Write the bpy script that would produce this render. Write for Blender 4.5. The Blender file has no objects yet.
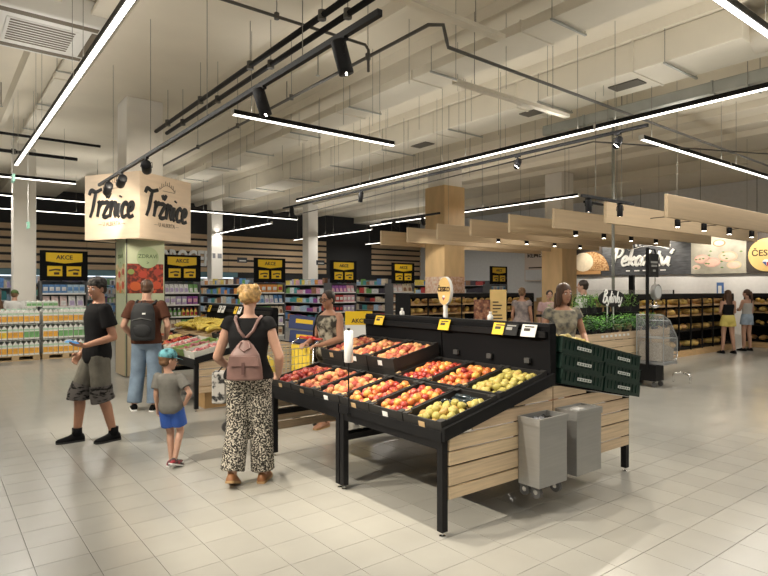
import bpy, bmesh, math, random
from mathutils import Vector, Matrix
random.seed(7)
PI = math.pi
SC = bpy.context.scene
COL = SC.collection

# ---------------------------------------------------------------- camera, world, exposure
cam_d = bpy.data.cameras.new('camera')
cam = bpy.data.objects.new('camera', cam_d)
COL.objects.link(cam)
cam.location = (0, 0, 1.63)
cam.rotation_euler = (PI/2, 0, math.radians(52.04 - 90))
cam_d.sensor_width = 36.0
cam_d.lens = 36.0*582.0/768.0
cam_d.shift_y = 1.0/768.0
cam_d.clip_start = 0.05
cam_d.clip_end = 200
SC.camera = cam
w = bpy.data.worlds.new('world')
SC.world = w
w.use_nodes = True
w.node_tree.nodes['Background'].inputs[0].default_value = (0.9, 0.93, 1.0, 1)
w.node_tree.nodes['Background'].inputs[1].default_value = 0.02
SC.view_settings.view_transform = 'Standard'
SC.view_settings.look = 'None'
SC.view_settings.gamma = 1
SC.view_settings.use_curve_mapping = False
SC.view_settings.exposure = 0.0
LED_POWER = 11.0          # watts per metre of the ceiling LED lines
SPOT_POWER = 210.0
LIGHT_COL = (1.0, 0.952, 0.875)

# ---------------------------------------------------------------- materials
MATS = {}
def nd(nt, t, **kw):
    n = nt.nodes.new(t)
    for k, v in kw.items(): setattr(n, k, v)
    return n
def mat(name, col, rough=0.55, metal=0.0, emit=0.0, var=0.0, scale=8.0, stretch=None, col2=None, alpha=1.0,
        trans=0.0, rnd=0.0, bump=0.0, spec=None, pattern=None):
    """procedural material: base colour, optional noise / pattern towards col2, per-object random variation, bump"""
    if name in MATS: return MATS[name]
    m = bpy.data.materials.new(name); MATS[name] = m
    m.use_nodes = True
    nt = m.node_tree; b = nt.nodes['Principled BSDF']
    c = (*col, 1.0)
    b.inputs['Base Color'].default_value = c
    b.inputs['Roughness'].default_value = rough
    b.inputs['Metallic'].default_value = metal
    if spec is None and rough >= .8: spec = .12
    if spec is not None: b.inputs['Specular IOR Level'].default_value = spec
    if trans: b.inputs['Transmission Weight'].default_value = trans
    if alpha < 1: b.inputs['Alpha'].default_value = alpha
    if emit:
        b.inputs['Emission Color'].default_value = c
        b.inputs['Emission Strength'].default_value = emit
    out = None
    if var or col2 is not None or bump:
        tc = nd(nt, 'ShaderNodeTexCoord'); mp = nd(nt, 'ShaderNodeMapping')
        nt.links.new(tc.outputs['Object'], mp.inputs[0])
        if stretch: mp.inputs['Scale'].default_value = stretch
        if pattern == 'voronoi':
            tx = nd(nt, 'ShaderNodeTexVoronoi'); tx.inputs['Scale'].default_value = scale; fo = tx.outputs['Distance']
        elif pattern == 'wave':
            tx = nd(nt, 'ShaderNodeTexWave'); tx.inputs['Scale'].default_value = scale
            tx.inputs['Distortion'].default_value = 3.0; tx.inputs['Detail'].default_value = 2.0; fo = tx.outputs['Fac']
        else:
            tx = nd(nt, 'ShaderNodeTexNoise'); tx.inputs['Scale'].default_value = scale
            tx.inputs['Detail'].default_value = 5.0; fo = tx.outputs['Fac']
        nt.links.new(mp.outputs[0], tx.inputs['Vector'])
        cr = nd(nt, 'ShaderNodeValToRGB')
        if col2 is None:
            lo = tuple(max(0, x*(1-var)) for x in col); hi = tuple(min(1, x*(1+var)) for x in col)
            cr.color_ramp.elements[0].position = 0.3; cr.color_ramp.elements[1].position = 0.7
        else:
            lo, hi = col, col2
            p = 0.46 if pattern != 'voronoi' else 0.30
            wd = 0.03 + var
            cr.color_ramp.elements[0].position = max(0, p-wd); cr.color_ramp.elements[1].position = p+wd
        cr.color_ramp.elements[0].color = (*lo, 1); cr.color_ramp.elements[1].color = (*hi, 1)
        nt.links.new(fo, cr.inputs[0]); out = cr.outputs[0]
        if bump:
            bp = nd(nt, 'ShaderNodeBump'); bp.inputs['Strength'].default_value = bump; bp.inputs['Distance'].default_value = 0.02
            nt.links.new(fo, bp.inputs['Height']); nt.links.new(bp.outputs[0], b.inputs['Normal'])
    if rnd:
        oi = nd(nt, 'ShaderNodeObjectInfo')
        hs = nd(nt, 'ShaderNodeHueSaturation')
        mr = nd(nt, 'ShaderNodeMapRange')
        mr.inputs[3].default_value = 1-rnd; mr.inputs[4].default_value = 1+rnd*0.6
        nt.links.new(oi.outputs['Random'], mr.inputs[0]); nt.links.new(mr.outputs[0], hs.inputs['Value'])
        mh = nd(nt, 'ShaderNodeMapRange'); mh.inputs[3].default_value = 0.5-0.03*rnd; mh.inputs[4].default_value = 0.5+0.06*rnd
        nt.links.new(oi.outputs['Random'], mh.inputs[0]); nt.links.new(mh.outputs[0], hs.inputs['Hue'])
        hs.inputs['Color'].default_value = c
        if out: nt.links.new(out, hs.inputs['Color'])
        out = hs.outputs[0]
    if out:
        nt.links.new(out, b.inputs['Base Color'])
        if emit: nt.links.new(out, b.inputs['Emission Color'])
    return m
def fruit_mat(name, stops, rough=0.45):
    """blush: noise plus a per-fruit random shift through a colour ramp"""
    m = bpy.data.materials.new(name); MATS[name] = m; m.use_nodes = True
    nt = m.node_tree; b = nt.nodes['Principled BSDF']; b.inputs['Roughness'].default_value = rough
    tc = nd(nt, 'ShaderNodeTexCoord'); oi = nd(nt, 'ShaderNodeObjectInfo')
    tx = nd(nt, 'ShaderNodeTexNoise'); tx.inputs['Scale'].default_value = 16.0; tx.inputs['Detail'].default_value = 3.0
    tx.noise_dimensions = '4D'
    nt.links.new(tc.outputs['Object'], tx.inputs['Vector'])
    mw = nd(nt, 'ShaderNodeMath', operation='MULTIPLY'); mw.inputs[1].default_value = 37.0
    nt.links.new(oi.outputs['Random'], mw.inputs[0]); nt.links.new(mw.outputs[0], tx.inputs['W'])
    ms = nd(nt, 'ShaderNodeMath', operation='MULTIPLY_ADD'); ms.inputs[1].default_value = 0.55; ms.inputs[2].default_value = -0.27
    nt.links.new(oi.outputs['Random'], ms.inputs[0])
    ad = nd(nt, 'ShaderNodeMath', operation='ADD')
    nt.links.new(ms.outputs[0], ad.inputs[0]); nt.links.new(tx.outputs['Fac'], ad.inputs[1])
    cr = nd(nt, 'ShaderNodeValToRGB')
    els = cr.color_ramp.elements
    els[0].position, els[1].position = stops[0][0], stops[-1][0]
    els[0].color = (*stops[0][1], 1); els[1].color = (*stops[-1][1], 1)
    for p, c in stops[1:-1]:
        e = els.new(p); e.color = (*c, 1)
    nt.links.new(ad.outputs[0], cr.inputs[0]); nt.links.new(cr.outputs[0], b.inputs['Base Color'])
    return m

# ---------------------------------------------------------------- mesh builder
class MB:
    def __init__(s): s.v = []; s.f = []; s.mi = []; s.cm = 0
    def m(s, i): s.cm = i; return s
    def add(s, vs, fs):
        o = len(s.v); s.v.extend([tuple(v) for v in vs])
        for f in fs: s.f.append(tuple(i+o for i in f)); s.mi.append(s.cm)
        return s
    def box(s, x0, x1, y0, y1, z0, z1):
        return s.hexa([(x0,y0,z0),(x1,y0,z0),(x1,y1,z0),(x0,y1,z0),(x0,y0,z1),(x1,y0,z1),(x1,y1,z1),(x0,y1,z1)])
    def hexa(s, p):
        return s.add(p, [(0,3,2,1),(4,5,6,7),(0,1,5,4),(1,2,6,5),(2,3,7,6),(3,0,4,7)])
    def cbox(s, x0, x1, y0, y1, z0, z1, b=0.01):
        """box with chamfered vertical and top edges"""
        def ring(i, z): return [(x0+i,y0,z),(x1-i,y0,z),(x1,y0+i,z),(x1,y1-i,z),(x1-i,y1,z),(x0+i,y1,z),(x0,y1-i,z),(x0,y0+i,z)]
        def ring2(z):
            return [(x0+b,y0+b*.6,z),(x1-b,y0+b*.6,z),(x1-b*.6,y0+b,z),(x1-b*.6,y1-b,z),(x1-b,y1-b*.6,z),(x0+b,y1-b*.6,z),(x0+b*.6,y1-b,z),(x0+b*.6,y0+b,z)]
        R = [ring2(z0), ring(b, z0+b), ring(b, z1-b), ring2(z1)]
        vs = [p for r in R for p in r]; fs = [tuple(range(7,-1,-1)), tuple(range(24,32))]
        for k in range(3):
            for i in range(8): fs.append((k*8+i, k*8+(i+1)%8, k*8+8+(i+1)%8, k*8+8+i))
        return s.add(vs, fs)
    def prism(s, poly, axis, a, b):
        """extrude a polygon of (u,v) along axis 'x','y' or 'z' from a to b"""
        def P(u, v, t): return {'x': (t,u,v), 'y': (u,t,v), 'z': (u,v,t)}[axis]
        n = len(poly)
        vs = [P(u,v,a) for u,v in poly] + [P(u,v,b) for u,v in poly]
        fs = [tuple(range(n-1,-1,-1)), tuple(range(n,2*n))] + [(i,(i+1)%n,n+(i+1)%n,n+i) for i in range(n)]
        return s.add(vs, fs)
    def cyl(s, p0, p1, r0, r1=None, n=10):
        return s.tube([p0, p1], [r0, r0 if r1 is None else r1], n)
    def tube(s, pts, r, n=8, cap=True):
        pts = [Vector(p) for p in pts]; k = len(pts)
        rs = r if isinstance(r, (list, tuple)) else [r]*k
        vs = []; fs = []; up = None
        for i, p in enumerate(pts):
            t = (pts[min(i+1,k-1)] - pts[max(i-1,0)])
            if t.length < 1e-9: t = Vector((0,0,1))
            t.normalize()
            if up is None: up = t.orthogonal().normalized()
            u = (up - t*up.dot(t))
            u = u.normalized() if u.length > 1e-6 else t.orthogonal().normalized()
            up = u; v = t.cross(u)
            for j in range(n):
                a = 2*PI*j/n; vs.append(p + (u*math.cos(a) + v*math.sin(a))*rs[i])
        for i in range(k-1):
            for j in range(n): fs.append((i*n+j, i*n+(j+1)%n, (i+1)*n+(j+1)%n, (i+1)*n+j))
        if cap: fs.append(tuple(range(n-1,-1,-1))); fs.append(tuple(range((k-1)*n, k*n)))
        return s.add(vs, fs)
    def lathe(s, prof, c=(0,0,0), n=16):
        vs = []; fs = []
        for r, z in prof:
            for j in range(n):
                a = 2*PI*j/n; vs.append((c[0]+r*math.cos(a), c[1]+r*math.sin(a), c[2]+z))
        k = len(prof)
        for i in range(k-1):
            for j in range(n): fs.append((i*n+j, i*n+(j+1)%n, (i+1)*n+(j+1)%n, (i+1)*n+j))
        fs.append(tuple(range(n-1,-1,-1))); fs.append(tuple(range((k-1)*n, k*n)))
        return s.add(vs, fs)
    def loft(s, rings, n=18, M=None):
        """closed loft of ellipse rings (cx,cy,cz,rx,ry)"""
        vs = []; fs = []
        for cx, cy, cz, rx, ry in rings:
            for j in range(n):
                a = 2*PI*j/n; p = Vector((cx+rx*math.cos(a), cy+ry*math.sin(a), cz))
                vs.append(M @ p if M else p)
        k = len(rings)
        for i in range(k-1):
            for j in range(n): fs.append((i*n+j, i*n+(j+1)%n, (i+1)*n+(j+1)%n, (i+1)*n+j))
        fs.append(tuple(range(n-1,-1,-1))); fs.append(tuple(range((k-1)*n, k*n)))
        return s.add(vs, fs)
    def ell(s, c, r, n=14, k=9, rot=None):
        vs = []; fs = []
        for i in range(1, k):
            t = PI*i/k
            for j in range(n):
                a = 2*PI*j/n; q = Vector((r[0]*math.sin(t)*math.cos(a), r[1]*math.sin(t)*math.sin(a), -r[2]*math.cos(t)))
                if rot: q = rot @ q
                vs.append(q + Vector(c))
        b = Vector((0,0,-r[2])); t = Vector((0,0,r[2]))
        if rot: b = rot @ b; t = rot @ t
        vs += [b+Vector(c), t+Vector(c)]; B = len(vs)-2
        for i in range(k-2):
            for j in range(n): fs.append((i*n+j, i*n+(j+1)%n, (i+1)*n+(j+1)%n, (i+1)*n+j))
        for j in range(n):
            fs.append((B, (j+1)%n, j)); fs.append((B+1, (k-2)*n+j, (k-2)*n+(j+1)%n))
        return s.add(vs, fs)
    def caps(s, p0, r0, p1, r1, n=12):
        """tapered capsule: tube with spheres at its ends"""
        s.tube([p0, p1], [r0, r1], n); s.ell(p0, (r0,)*3, n, 7); s.ell(p1, (r1,)*3, n, 7)
        return s
    def mesh(s, name, mats, smooth=False):
        me = bpy.data.meshes.new(name)
        me.from_pydata(s.v, [], s.f)
        for m in (mats if isinstance(mats, (list, tuple)) else [mats]): me.materials.append(m)
        if max(s.mi or [0]) > 0: me.polygons.foreach_set('material_index', s.mi)
        if smooth: me.polygons.foreach_set('use_smooth', [True]*len(me.polygons))
        me.update(); return me
    def build(s, name, mats, parent=None, smooth=False, loc=None, rot=None):
        return link(name, s.mesh(name, mats, smooth), parent, loc, rot)
def link(name, me, parent=None, loc=None, rot=None):
    o = bpy.data.objects.new(name, me); COL.objects.link(o)
    if parent: o.parent = parent
    if loc is not None: o.location = loc
    if rot is not None: o.rotation_euler = rot
    return o
def tag(o, label=None, cat=None, group=None, kind=None):
    if label: o['label'] = label
    if cat: o['category'] = cat
    if group: o['group'] = group
    if kind: o['kind'] = kind
    return o
def thing(name, label, cat, loc=(0,0,0), rotz=0.0, group=None):
    o = bpy.data.objects.new(name, None); COL.objects.link(o)
    o.empty_display_size = 0.1
    o.location = loc; o.rotation_euler = (0,0,rotz)
    return tag(o, label, cat, group)
def struct(o, label=None): return tag(o, label, kind='structure')
def kids(o): return [c for c in COL.objects if c.parent is o]
def dup(o, loc=None, rotz=None, label=None, group=None, parent=None):
    """copy of a thing with its parts and sub-parts"""
    c = o.copy(); COL.objects.link(c); c.parent = parent
    if loc is not None: c.location = loc
    if rotz is not None: c.rotation_euler = (0,0,rotz)
    if label: c['label'] = label
    if group: c['group'] = group
    for ch in list(o.children):
        dup(ch, parent=c)
    return c
def text(name, body, size, m, parent=None, loc=(0,0,0), rot=(PI/2,0,0), bold=0.0, shear=0.0, depth=0.004, align='CENTER', sx=1.0, space=1.0):
    cu = bpy.data.curves.new(name, 'FONT'); cu.body = body; cu.size = size
    cu.align_x = align; cu.align_y = 'CENTER'; cu.extrude = depth; cu.offset = bold; cu.shear = shear
    cu.space_character = space; cu.resolution_u = 3
    t = bpy.data.objects.new(name, cu); COL.objects.link(t)
    dg = bpy.context.evaluated_depsgraph_get(); dg.update()
    me = bpy.data.meshes.new_from_object(t.evaluated_get(dg))
    bpy.data.objects.remove(t); bpy.data.curves.remove(cu)
    me.name = name; me.materials.clear(); me.materials.append(m)
    if sx != 1.0: me.transform(Matrix.Diagonal((sx,1,1,1)))
    return link(name, me, parent, loc, rot)

# common materials
BLACK = mat('black_paint', (0.009,0.009,0.010), 0.5, spec=0.22)
BLACKM = mat('black_matt', (0.006,0.006,0.007), 0.8, spec=0.15)
WHITE = mat('white_paint', (0.78,0.77,0.73), 0.5)
WHITEW = mat('white_wall', (0.82,0.82,0.83), 0.6, var=0.03)
CREAM = mat('ceiling_cream', (0.74,0.68,0.56), 0.75, var=0.04, scale=1.2)
CREAM2 = mat('duct_cream', (0.76,0.71,0.60), 0.6, var=0.03, scale=2.0)
STEEL = mat('stainless_steel', (0.40,0.40,0.39), 0.42, 0.6, var=0.05, scale=3, stretch=(1,1,20))
CHROME = mat('chrome', (0.7,0.7,0.7), 0.2, 1.0)
GALV = mat('galvanised_duct', (0.42,0.43,0.40), 0.45, 0.7, var=0.1, scale=4)
WIRE = mat('wire_grey', (0.22,0.21,0.18), 0.6)
WOODL = mat('light_wood', (0.66,0.44,0.24), 0.5, var=0.16, scale=3.0, stretch=(1.2,1.2,22), rnd=0.10)
WOODX = mat('light_wood_plank', (0.68,0.52,0.345), 0.55, var=0.15, scale=2.4, stretch=(1.0,6,26), rnd=0.12)
BAFFLE = mat('baffle_wood', (0.66,0.50,0.32), 0.6, var=0.06, scale=2, stretch=(0.6,6,14), rnd=0.05)
YELLOW = mat('sign_yellow', (0.88,0.58,0.02), 0.45)
PAPER = mat('white_paper', (0.82,0.82,0.80), 0.6)
CARDB = mat('brown_cardboard', (0.42,0.27,0.13), 0.8, var=0.08)
RUBBER = mat('grey_rubber', (0.10,0.10,0.10), 0.6)
LEDM = mat('led_diffuser', (1.0,0.95,0.86), 0.4, emit=5.0)
SPOTM = mat('spot_lens', (1.0,0.95,0.85), 0.4, emit=14.0)

# ---------------------------------------------------------------- brush script lettering built from strokes
GLY = {
 'T': (1.0, [[(-.12,1.42),(.05,1.72),(.55,1.62),(1.15,1.8)], [(.58,1.66),(.52,1.0),(.45,.4),(.30,-.05)]]),
 'r': (.60, [[(.0,.85),(.13,.95),(.11,.45),(.08,.0)], [(.1,.5),(.3,.88),(.48,.95),(.58,.78)]]),
 'z\u030c': (.72, [[(.0,.90),(.3,.96),(.58,.90)], [(.58,.90),(.3,.5),(.06,.05)], [(.06,.05),(.35,.0),(.66,.08)], [(.10,1.55),(.30,1.25)], [(.30,1.25),(.54,1.58)]]),
 'n': (.80, [[(.0,.88),(.12,.95),(.1,.4),(.08,.0)], [(.1,.55),(.35,.93),(.55,.78),(.55,.25),(.74,.02)]]),
 'i': (.38, [[(.08,.92),(.09,.5),(.10,.15),(.28,.0)], [(.12,1.30),(.15,1.38)]]),
 'c': (.66, [[(.58,.76),(.38,.95),(.12,.75),(.08,.35),(.27,.02),(.62,.14)]]),
 'e': (.70, [[(.1,.42),(.42,.52),(.50,.80),(.30,.96),(.1,.72),(.08,.32),(.27,.02),(.64,.14)]]),
 'P': (.92, [[(.24,1.72),(.18,.8),(.05,-.08)], [(-.18,1.35),(.05,1.75),(.55,1.88),(.85,1.52),(.62,1.02),(.22,.88)]]),
 'k': (.68, [[(.14,1.8),(.11,.9),(.08,.0)], [(.58,.95),(.35,.62),(.14,.48)], [(.2,.5),(.4,.2),(.66,.0)]]),
 'a': (.80, [[(.55,.82),(.3,.95),(.08,.6),(.1,.2),(.3,.02),(.54,.4)], [(.58,.92),(.55,.5),(.56,.2),(.76,.02)]]),
 'r\u030c': (.60, [[(.0,.85),(.13,.95),(.11,.45),(.08,.0)], [(.1,.5),(.3,.88),(.48,.95),(.58,.78)], [(.08,1.55),(.28,1.25)], [(.28,1.25),(.50,1.58)]]),
 's': (.58, [[(.5,.80),(.28,.95),(.1,.74),(.3,.5),(.5,.26),(.28,.02),(.04,.14)]]),
 't': (.50, [[(.2,1.5),(.16,.8),(.15,.25),(.3,.0),(.48,.1)], [(-.02,.95),(.2,.97),(.45,1.0)]]),
 'v': (.64, [[(.0,.92),(.12,.45),(.24,.05)], [(.24,.05),(.45,.4),(.58,.95)]]),
 'i\u0301': (.42, [[(.08,.92),(.09,.5),(.10,.15),(.28,.0)], [(.12,1.22),(.32,1.62)]]),
 'B': (.95, [[(.22,1.75),(.16,.9),(.08,.0)], [(.02,1.55),(.45,1.86),(.75,1.52),(.28,1.0)], [(.28,1.0),(.74,.82),(.74,.22),(.4,-.04),(.04,.12)]]),
 'y': (.70, [[(.0,.9),(.08,.35),(.3,.1),(.55,.4)], [(.58,.95),(.52,.2),(.32,-.48),(.02,-.35)]]),
 'l': (.36, [[(.16,1.8),(.11,.9),(.10,.2),(.28,.0)]]),
}
def script_text(name, letters, width, m, parent, loc, rot, brush=.13, shear=.18, depth=.012, aspect=1.0):
    """letters: list of GLY keys; scaled to the given width; strokes are flat brush ribbons with rounded section"""
    adv = sum(GLY[g][0] for g in letters); s = width/adv; x = -adv/2; b = MB()
    for g in letters:
        w, strokes = GLY[g]
        for st in strokes:
            P = [Vector((p[0], p[1])) for p in st]; Q = []
            for i in range(len(P)-1):      # Catmull-Rom
                p0, p1, p2, p3 = P[max(i-1,0)], P[i], P[i+1], P[min(i+2,len(P)-1)]
                for q in range(5):
                    t = q/5; Q.append(.5*((2*p1)+(p2-p0)*t+(2*p0-5*p1+4*p2-p3)*t*t+(3*p1-p0-3*p2+p3)*t*t*t))
            Q.append(P[-1])
            pts = [Vector(((x+p.x+shear*(p.y-.5))*s, (p.y-.6)*s*aspect, 0)) for p in Q]; n = len(pts)
            r = [s*brush*(.78+.22*math.sin(PI*min(1, (i+.5)/n*1.3))) for i in range(n)]
            o = len(b.v); b.tube(pts, r, 8)
        x += w
    b.v = [(v[0], v[1], max(-depth, min(depth, v[2]))) for v in b.v]
    return b.build(name, m, parent, loc=loc, rot=rot)

# ================================================================ room shell
XW0, XW1, YW0, YW1, ZC = -7.0, 23.0, -6.0, 26.0, 5.5
def floor_material():
    m = bpy.data.materials.new('floor_tile'); m.use_nodes = True; nt = m.node_tree; b = nt.nodes['Principled BSDF']
    oi = nd(nt, 'ShaderNodeObjectInfo'); tc = nd(nt, 'ShaderNodeTexCoord')
    tx = nd(nt, 'ShaderNodeTexNoise'); tx.inputs['Scale'].default_value = 3.0; tx.inputs['Detail'].default_value = 6.0
    gm = nd(nt, 'ShaderNodeNewGeometry')
    nt.links.new(gm.outputs['Position'], tx.inputs['Vector'])
    cr = nd(nt, 'ShaderNodeValToRGB')
    cr.color_ramp.elements[0].color = (0.375,0.365,0.33,1); cr.color_ramp.elements[1].color = (0.435,0.425,0.385,1)
    nt.links.new(tx.outputs['Fac'], cr.inputs[0])
    hs = nd(nt, 'ShaderNodeHueSaturation'); mr = nd(nt, 'ShaderNodeMapRange')
    mr.inputs[3].default_value = 0.95; mr.inputs[4].default_value = 1.03
    nt.links.new(oi.outputs['Random'], mr.inputs[0]); nt.links.new(mr.outputs[0], hs.inputs['Value'])
    nt.links.new(cr.outputs[0], hs.inputs['Color']); nt.links.new(hs.outputs[0], b.inputs['Base Color'])
    b.inputs['Roughness'].default_value = 0.20; b.inputs['Specular IOR Level'].default_value = 0.42
    return m
FLOORM = floor_material()
GROUT = mat('grout', (0.20,0.19,0.165), 0.7)
fl = struct(MB().box(XW0, XW1, YW0, YW1, -0.30, -0.004).build('floor', GROUT), 'pale grey tiled shop floor')
TW, TL = 0.30, 0.30
tile_me = MB().add([(0.0015,0.0015,-0.006),(TW-0.0015,0.0015,-0.006),(TW-0.0015,TL-0.0015,-0.006),(0.0015,TL-0.0015,-0.006),
                    (0.002,0.0018,0),(TW-0.002,0.0018,0),(TW-0.002,TL-0.0018,0),(0.002,TL-0.0018,0)],
                   [(4,5,6,7),(0,1,5,4),(1,2,6,5),(2,3,7,6),(3,0,4,7)]).mesh('tile', FLOORM)
CA, SA = math.cos(math.radians(52.04)), math.sin(math.radians(52.04))
def project(x, y, z):
    t = x*CA + y*SA; s = x*SA - y*CA
    if t < 0.3: return None
    return 384+582*s/t, 287-582*(z-1.63)/t, t
cells = []
i0, i1 = int(XW0/TW)-1, int(XW1/TW)+1
OX, OY = 0.18, 0.05
for i in range(-26, 80):
    for j in range(-24, 90):
        x, y = OX+i*TW, OY+j*TL
        if x < XW0 or x+TW > XW1 or y < YW0 or y+TL > YW1: continue
        p = project(x+TW/2, y+TL/2, 0)
        vis = p and -60 < p[0] < 830 and p[1] < 600
        d = p[2] if vis else 1e3 + math.hypot(x, y)
        cells.append((d, x, y))
cells.sort()
rest = MB()
for k, (d, x, y) in enumerate(cells):
    if k < 300 and d < 900:
        link('tile', tile_me, fl, (x, y, 0))
    else:
        rest.add([(x+.0023,y+.0019,0),(x+TW-.0023,y+.0019,0),(x+TW-.0023,y+TL-.0019,0),(x+.0023,y+TL-.0019,0)], [(0,1,2,3)])
o = rest.build('floor_tiles', FLOORM, fl); o['kind'] = 'stuff'

struct(MB().box(XW0, XW1, YW0, YW1, ZC, ZC+0.3).build('ceiling', CREAM), 'cream painted concrete ceiling slab')
DARKW = mat('dark_wall', (0.02,0.02,0.022), 0.7)
wb = struct(MB().box(XW0, XW1, YW1, YW1+0.3, 0, ZC).build('wall_back', DARKW), 'dark back wall with horizontal timber slats')
SLATW = mat('wall_slat_wood', (0.62,0.45,0.29), 0.55, var=0.12, scale=2, stretch=(0.6,3,20), rnd=0.08)
for seg in ((-7.0, -1.0), (-0.98, 5.0), (5.02, 11.0), (11.02, 16.4), (19.4, 23.0)):
    me = MB().box(seg[0], seg[1], YW1-0.06, YW1, 0, 0.20).mesh('slat', SLATW)
    for k in range(6):
        link('slat', me, wb, (0, 0, 2.42+k*0.30))
struct(MB().box(XW0-0.3, XW0, YW0, YW1, 0, ZC).build('wall_left', WHITEW), 'plain white side wall')
struct(MB().box(XW1, XW1+0.3, YW0, YW1, 0, ZC).build('wall_right', WHITEW), 'white wall behind the bakery counter')
struct(MB().box(XW0, XW1, YW0-0.3, YW0, 0, ZC).build('wall_front', WHITEW), 'plain white wall behind the viewer')

# ---- ceiling beams (downstand)
for n, (x0, x1, zb) in enumerate(((2.05, 3.85, 5.2), (10.7, 12.1, 5.2), (-5.8, -4.6, 5.2), (18.2, 19.6, 5.2))):
    struct(MB().box(x0, x1, YW0+.01, YW1-.01, zb, ZC-.002).build('trim_%d' % (n+1), CREAM), 'cream concrete ceiling beam running away to the back')
n = 5
for x in (0.2, 1.3, 5.0, 6.1, 7.2, 8.3, 9.5, 13.4, 14.6, 15.8):
    struct(MB().prism([(x-.10, ZC-.002), (x-.05, ZC-.14), (x+.05, ZC-.14), (x+.10, ZC-.002)], 'y', YW0+.01, YW1-.01).build('trim_%d' % n, CREAM), 'cream ceiling rib')
    n += 1
# ---- columns
def column(x, y, s, z1, m, label):
    o = thing('column', label, 'column', (x, y, 0))
    b = s/2
    MB().cbox(-b, b, -b, b, 0, z1, 0.012).build('shaft', m, o)
    return o
COLW = mat('column_white', (0.82,0.79,0.73), 0.6, var=0.03, scale=2)
col1 = column(3.19, 11.72, 0.66, 5.199, COLW, 'white square column carrying the wooden box sign')
col2 = column(11.75, 12.2, 0.70, 5.199, COLW, 'column with wood cladding and food posters behind the fruit stand')
col3 = column(16.6, 11.75, 0.66, 5.49, COLW, 'column with plain wood cladding beside the bakery counter')
for (x, y, l) in ((1.90, 17.5, 'white column behind the juice pallets'), (9.70, 24.3, 'white column with a small notice, between the shelf rows'), (13.38, 22.5, 'thin white column beyond the middle shelf rows')):
    c = column(x, y, 0.50, 5.49, COLW, l)
    if x == 9.70:
        MB().box(-.2, -.08, -.258, -.252, 2.95, 3.15).build('notice', mat('notice_grey', (.25,.25,.27), .6), c)
        MB().box(.02, .20, -.258, -.252, 2.95, 3.15).build('notice', mat('notice_grey', (.25,.25,.27), .6), c)

def top_at(x):      # height of the ceiling or beam soffit above x
    return 5.197 if (2.05 < x < 3.85 or 10.7 < x < 12.1 or 18.2 < x < 19.6) else ZC-.003

# ================================================================ ceiling services: LED lines, tracks, ducts, pipes
def area_light(parent, loc, length, along, power):
    L = bpy.data.lights.new('led_light', 'AREA'); L.shape = 'RECTANGLE'
    L.size = length; L.size_y = 0.07; L.energy = power; L.color = LIGHT_COL
    o = bpy.data.objects.new('led_light', L); COL.objects.link(o); o.parent = parent
    o.location = loc; o.rotation_euler = (0, 0, 0 if along == 'x' else PI/2)
    return o
def led_line(along, c, a, b, z, label, seg=2.95, wires=True, power=1.0):
    """suspended LED line from a to b along an axis; c is the other coordinate"""
    n = max(1, round((b-a)/seg)); L = (b-a)/n
    for k in range(n):
        s0 = a+k*L; mid = s0+L/2
        loc = (mid, c, z) if along == 'x' else (c, mid, z)
        t = thing('led_light_line', label if n == 1 else label + ', ' + ORD[k] + ' length', 'ceiling light', loc, 0 if along == 'x' else PI/2, 'suspended LED lines')
        h = L/2-0.012
        MB().prism([(-.04,.0),(-.035,.062),(.035,.062),(.04,0)], 'x', -h, h).build('housing', BLACK, t)
        MB().prism([(-.024,-.012),(-.028,.002),(.028,.002),(.024,-.012)], 'x', -h+.004, h-.004).build('diffuser', LEDM, t)
        MB().box(-h-.010, -h+.004, -.042, .042, -.014, .064).build('end_cap', WHITE, t)
        MB().box(h-.004, h+.010, -.042, .042, -.014, .064).build('end_cap', WHITE, t)
        if wires:
            for sx in (-h*.8, h*.8):
                MB().tube([(sx,0,.06),(sx,0,top_at(mid+sx if along == 'x' else c)-z)], .004, 4).build('hanging_wire', WIRE, t)
        area_light(t, (0,0,-.02), L-.1, 'x', LED_POWER*L*power)
        area_light(t, (0,0,.075), L-.1, 'x', LED_POWER*L*power*.34).rotation_euler = (PI,0,0)   # upward light added to brighten the ceiling
ORD = ['first','second','third','fourth','fifth','sixth','seventh','eighth','ninth','tenth']
LEDX = [  # along X: (y, x0, x1, label)
    (7.48, 3.22, 6.04, 'single LED line hanging above the fruit stand'),
    (4.75, 8.85, 15.4, 'LED line above the herb cart running to the bakery'),
    (2.07, 3.4, 9.4, 'LED line at the top right corner of the view'),
    (14.6, -2.0, 2.6, 'LED line over the juice pallets reaching the box sign'),
    (17.5, -2.0, 9.9, 'long LED line in front of the shelf signs'),
    (20.4, -2.0, 6.9, 'LED line over the left grocery shelves'),
]
LEDY = [  # along Y
    (1.30, 4.3, 13.1, 'bright LED line running from the top left corner'),
    (7.79, 1.9, 13.8, 'long LED line crossing the view behind the spot track'),
    (13.0, 8.6, 17.5, 'LED line over the wood clad column'),
    (9.70, 19.0, 24.9, 'LED line over the shelves above the rose backpack'),
    (13.9, 18.6, 24.9, 'LED line over the shelves near the thin white column'),
    (18.2, 18.6, 24.9, 'LED line far back beside the dark wall opening'),
]
for y, a, b, l in LEDX: led_line('x', y, a, b, 4.0, l)
for x, a, b, l in LEDY: led_line('y', x, a, b, 4.0, l)
# lines overhead and behind the viewer that light the foreground
led_line('y', 1.30, -4.6, 1.3, 4.0, 'LED line overhead in front of the entrance', wires=False)
led_line('y', 7.79, -4.6, 1.3, 4.0, 'LED line to the right of the entrance', wires=False)
led_line('x', 2.07, -5.0, 0.6, 4.0, 'LED line to the left of the entrance', wires=False)
led_line('y', 18.6, -1.0, 5.0, 4.0, 'LED line over the right hand end of the shop', wires=False)

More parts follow.
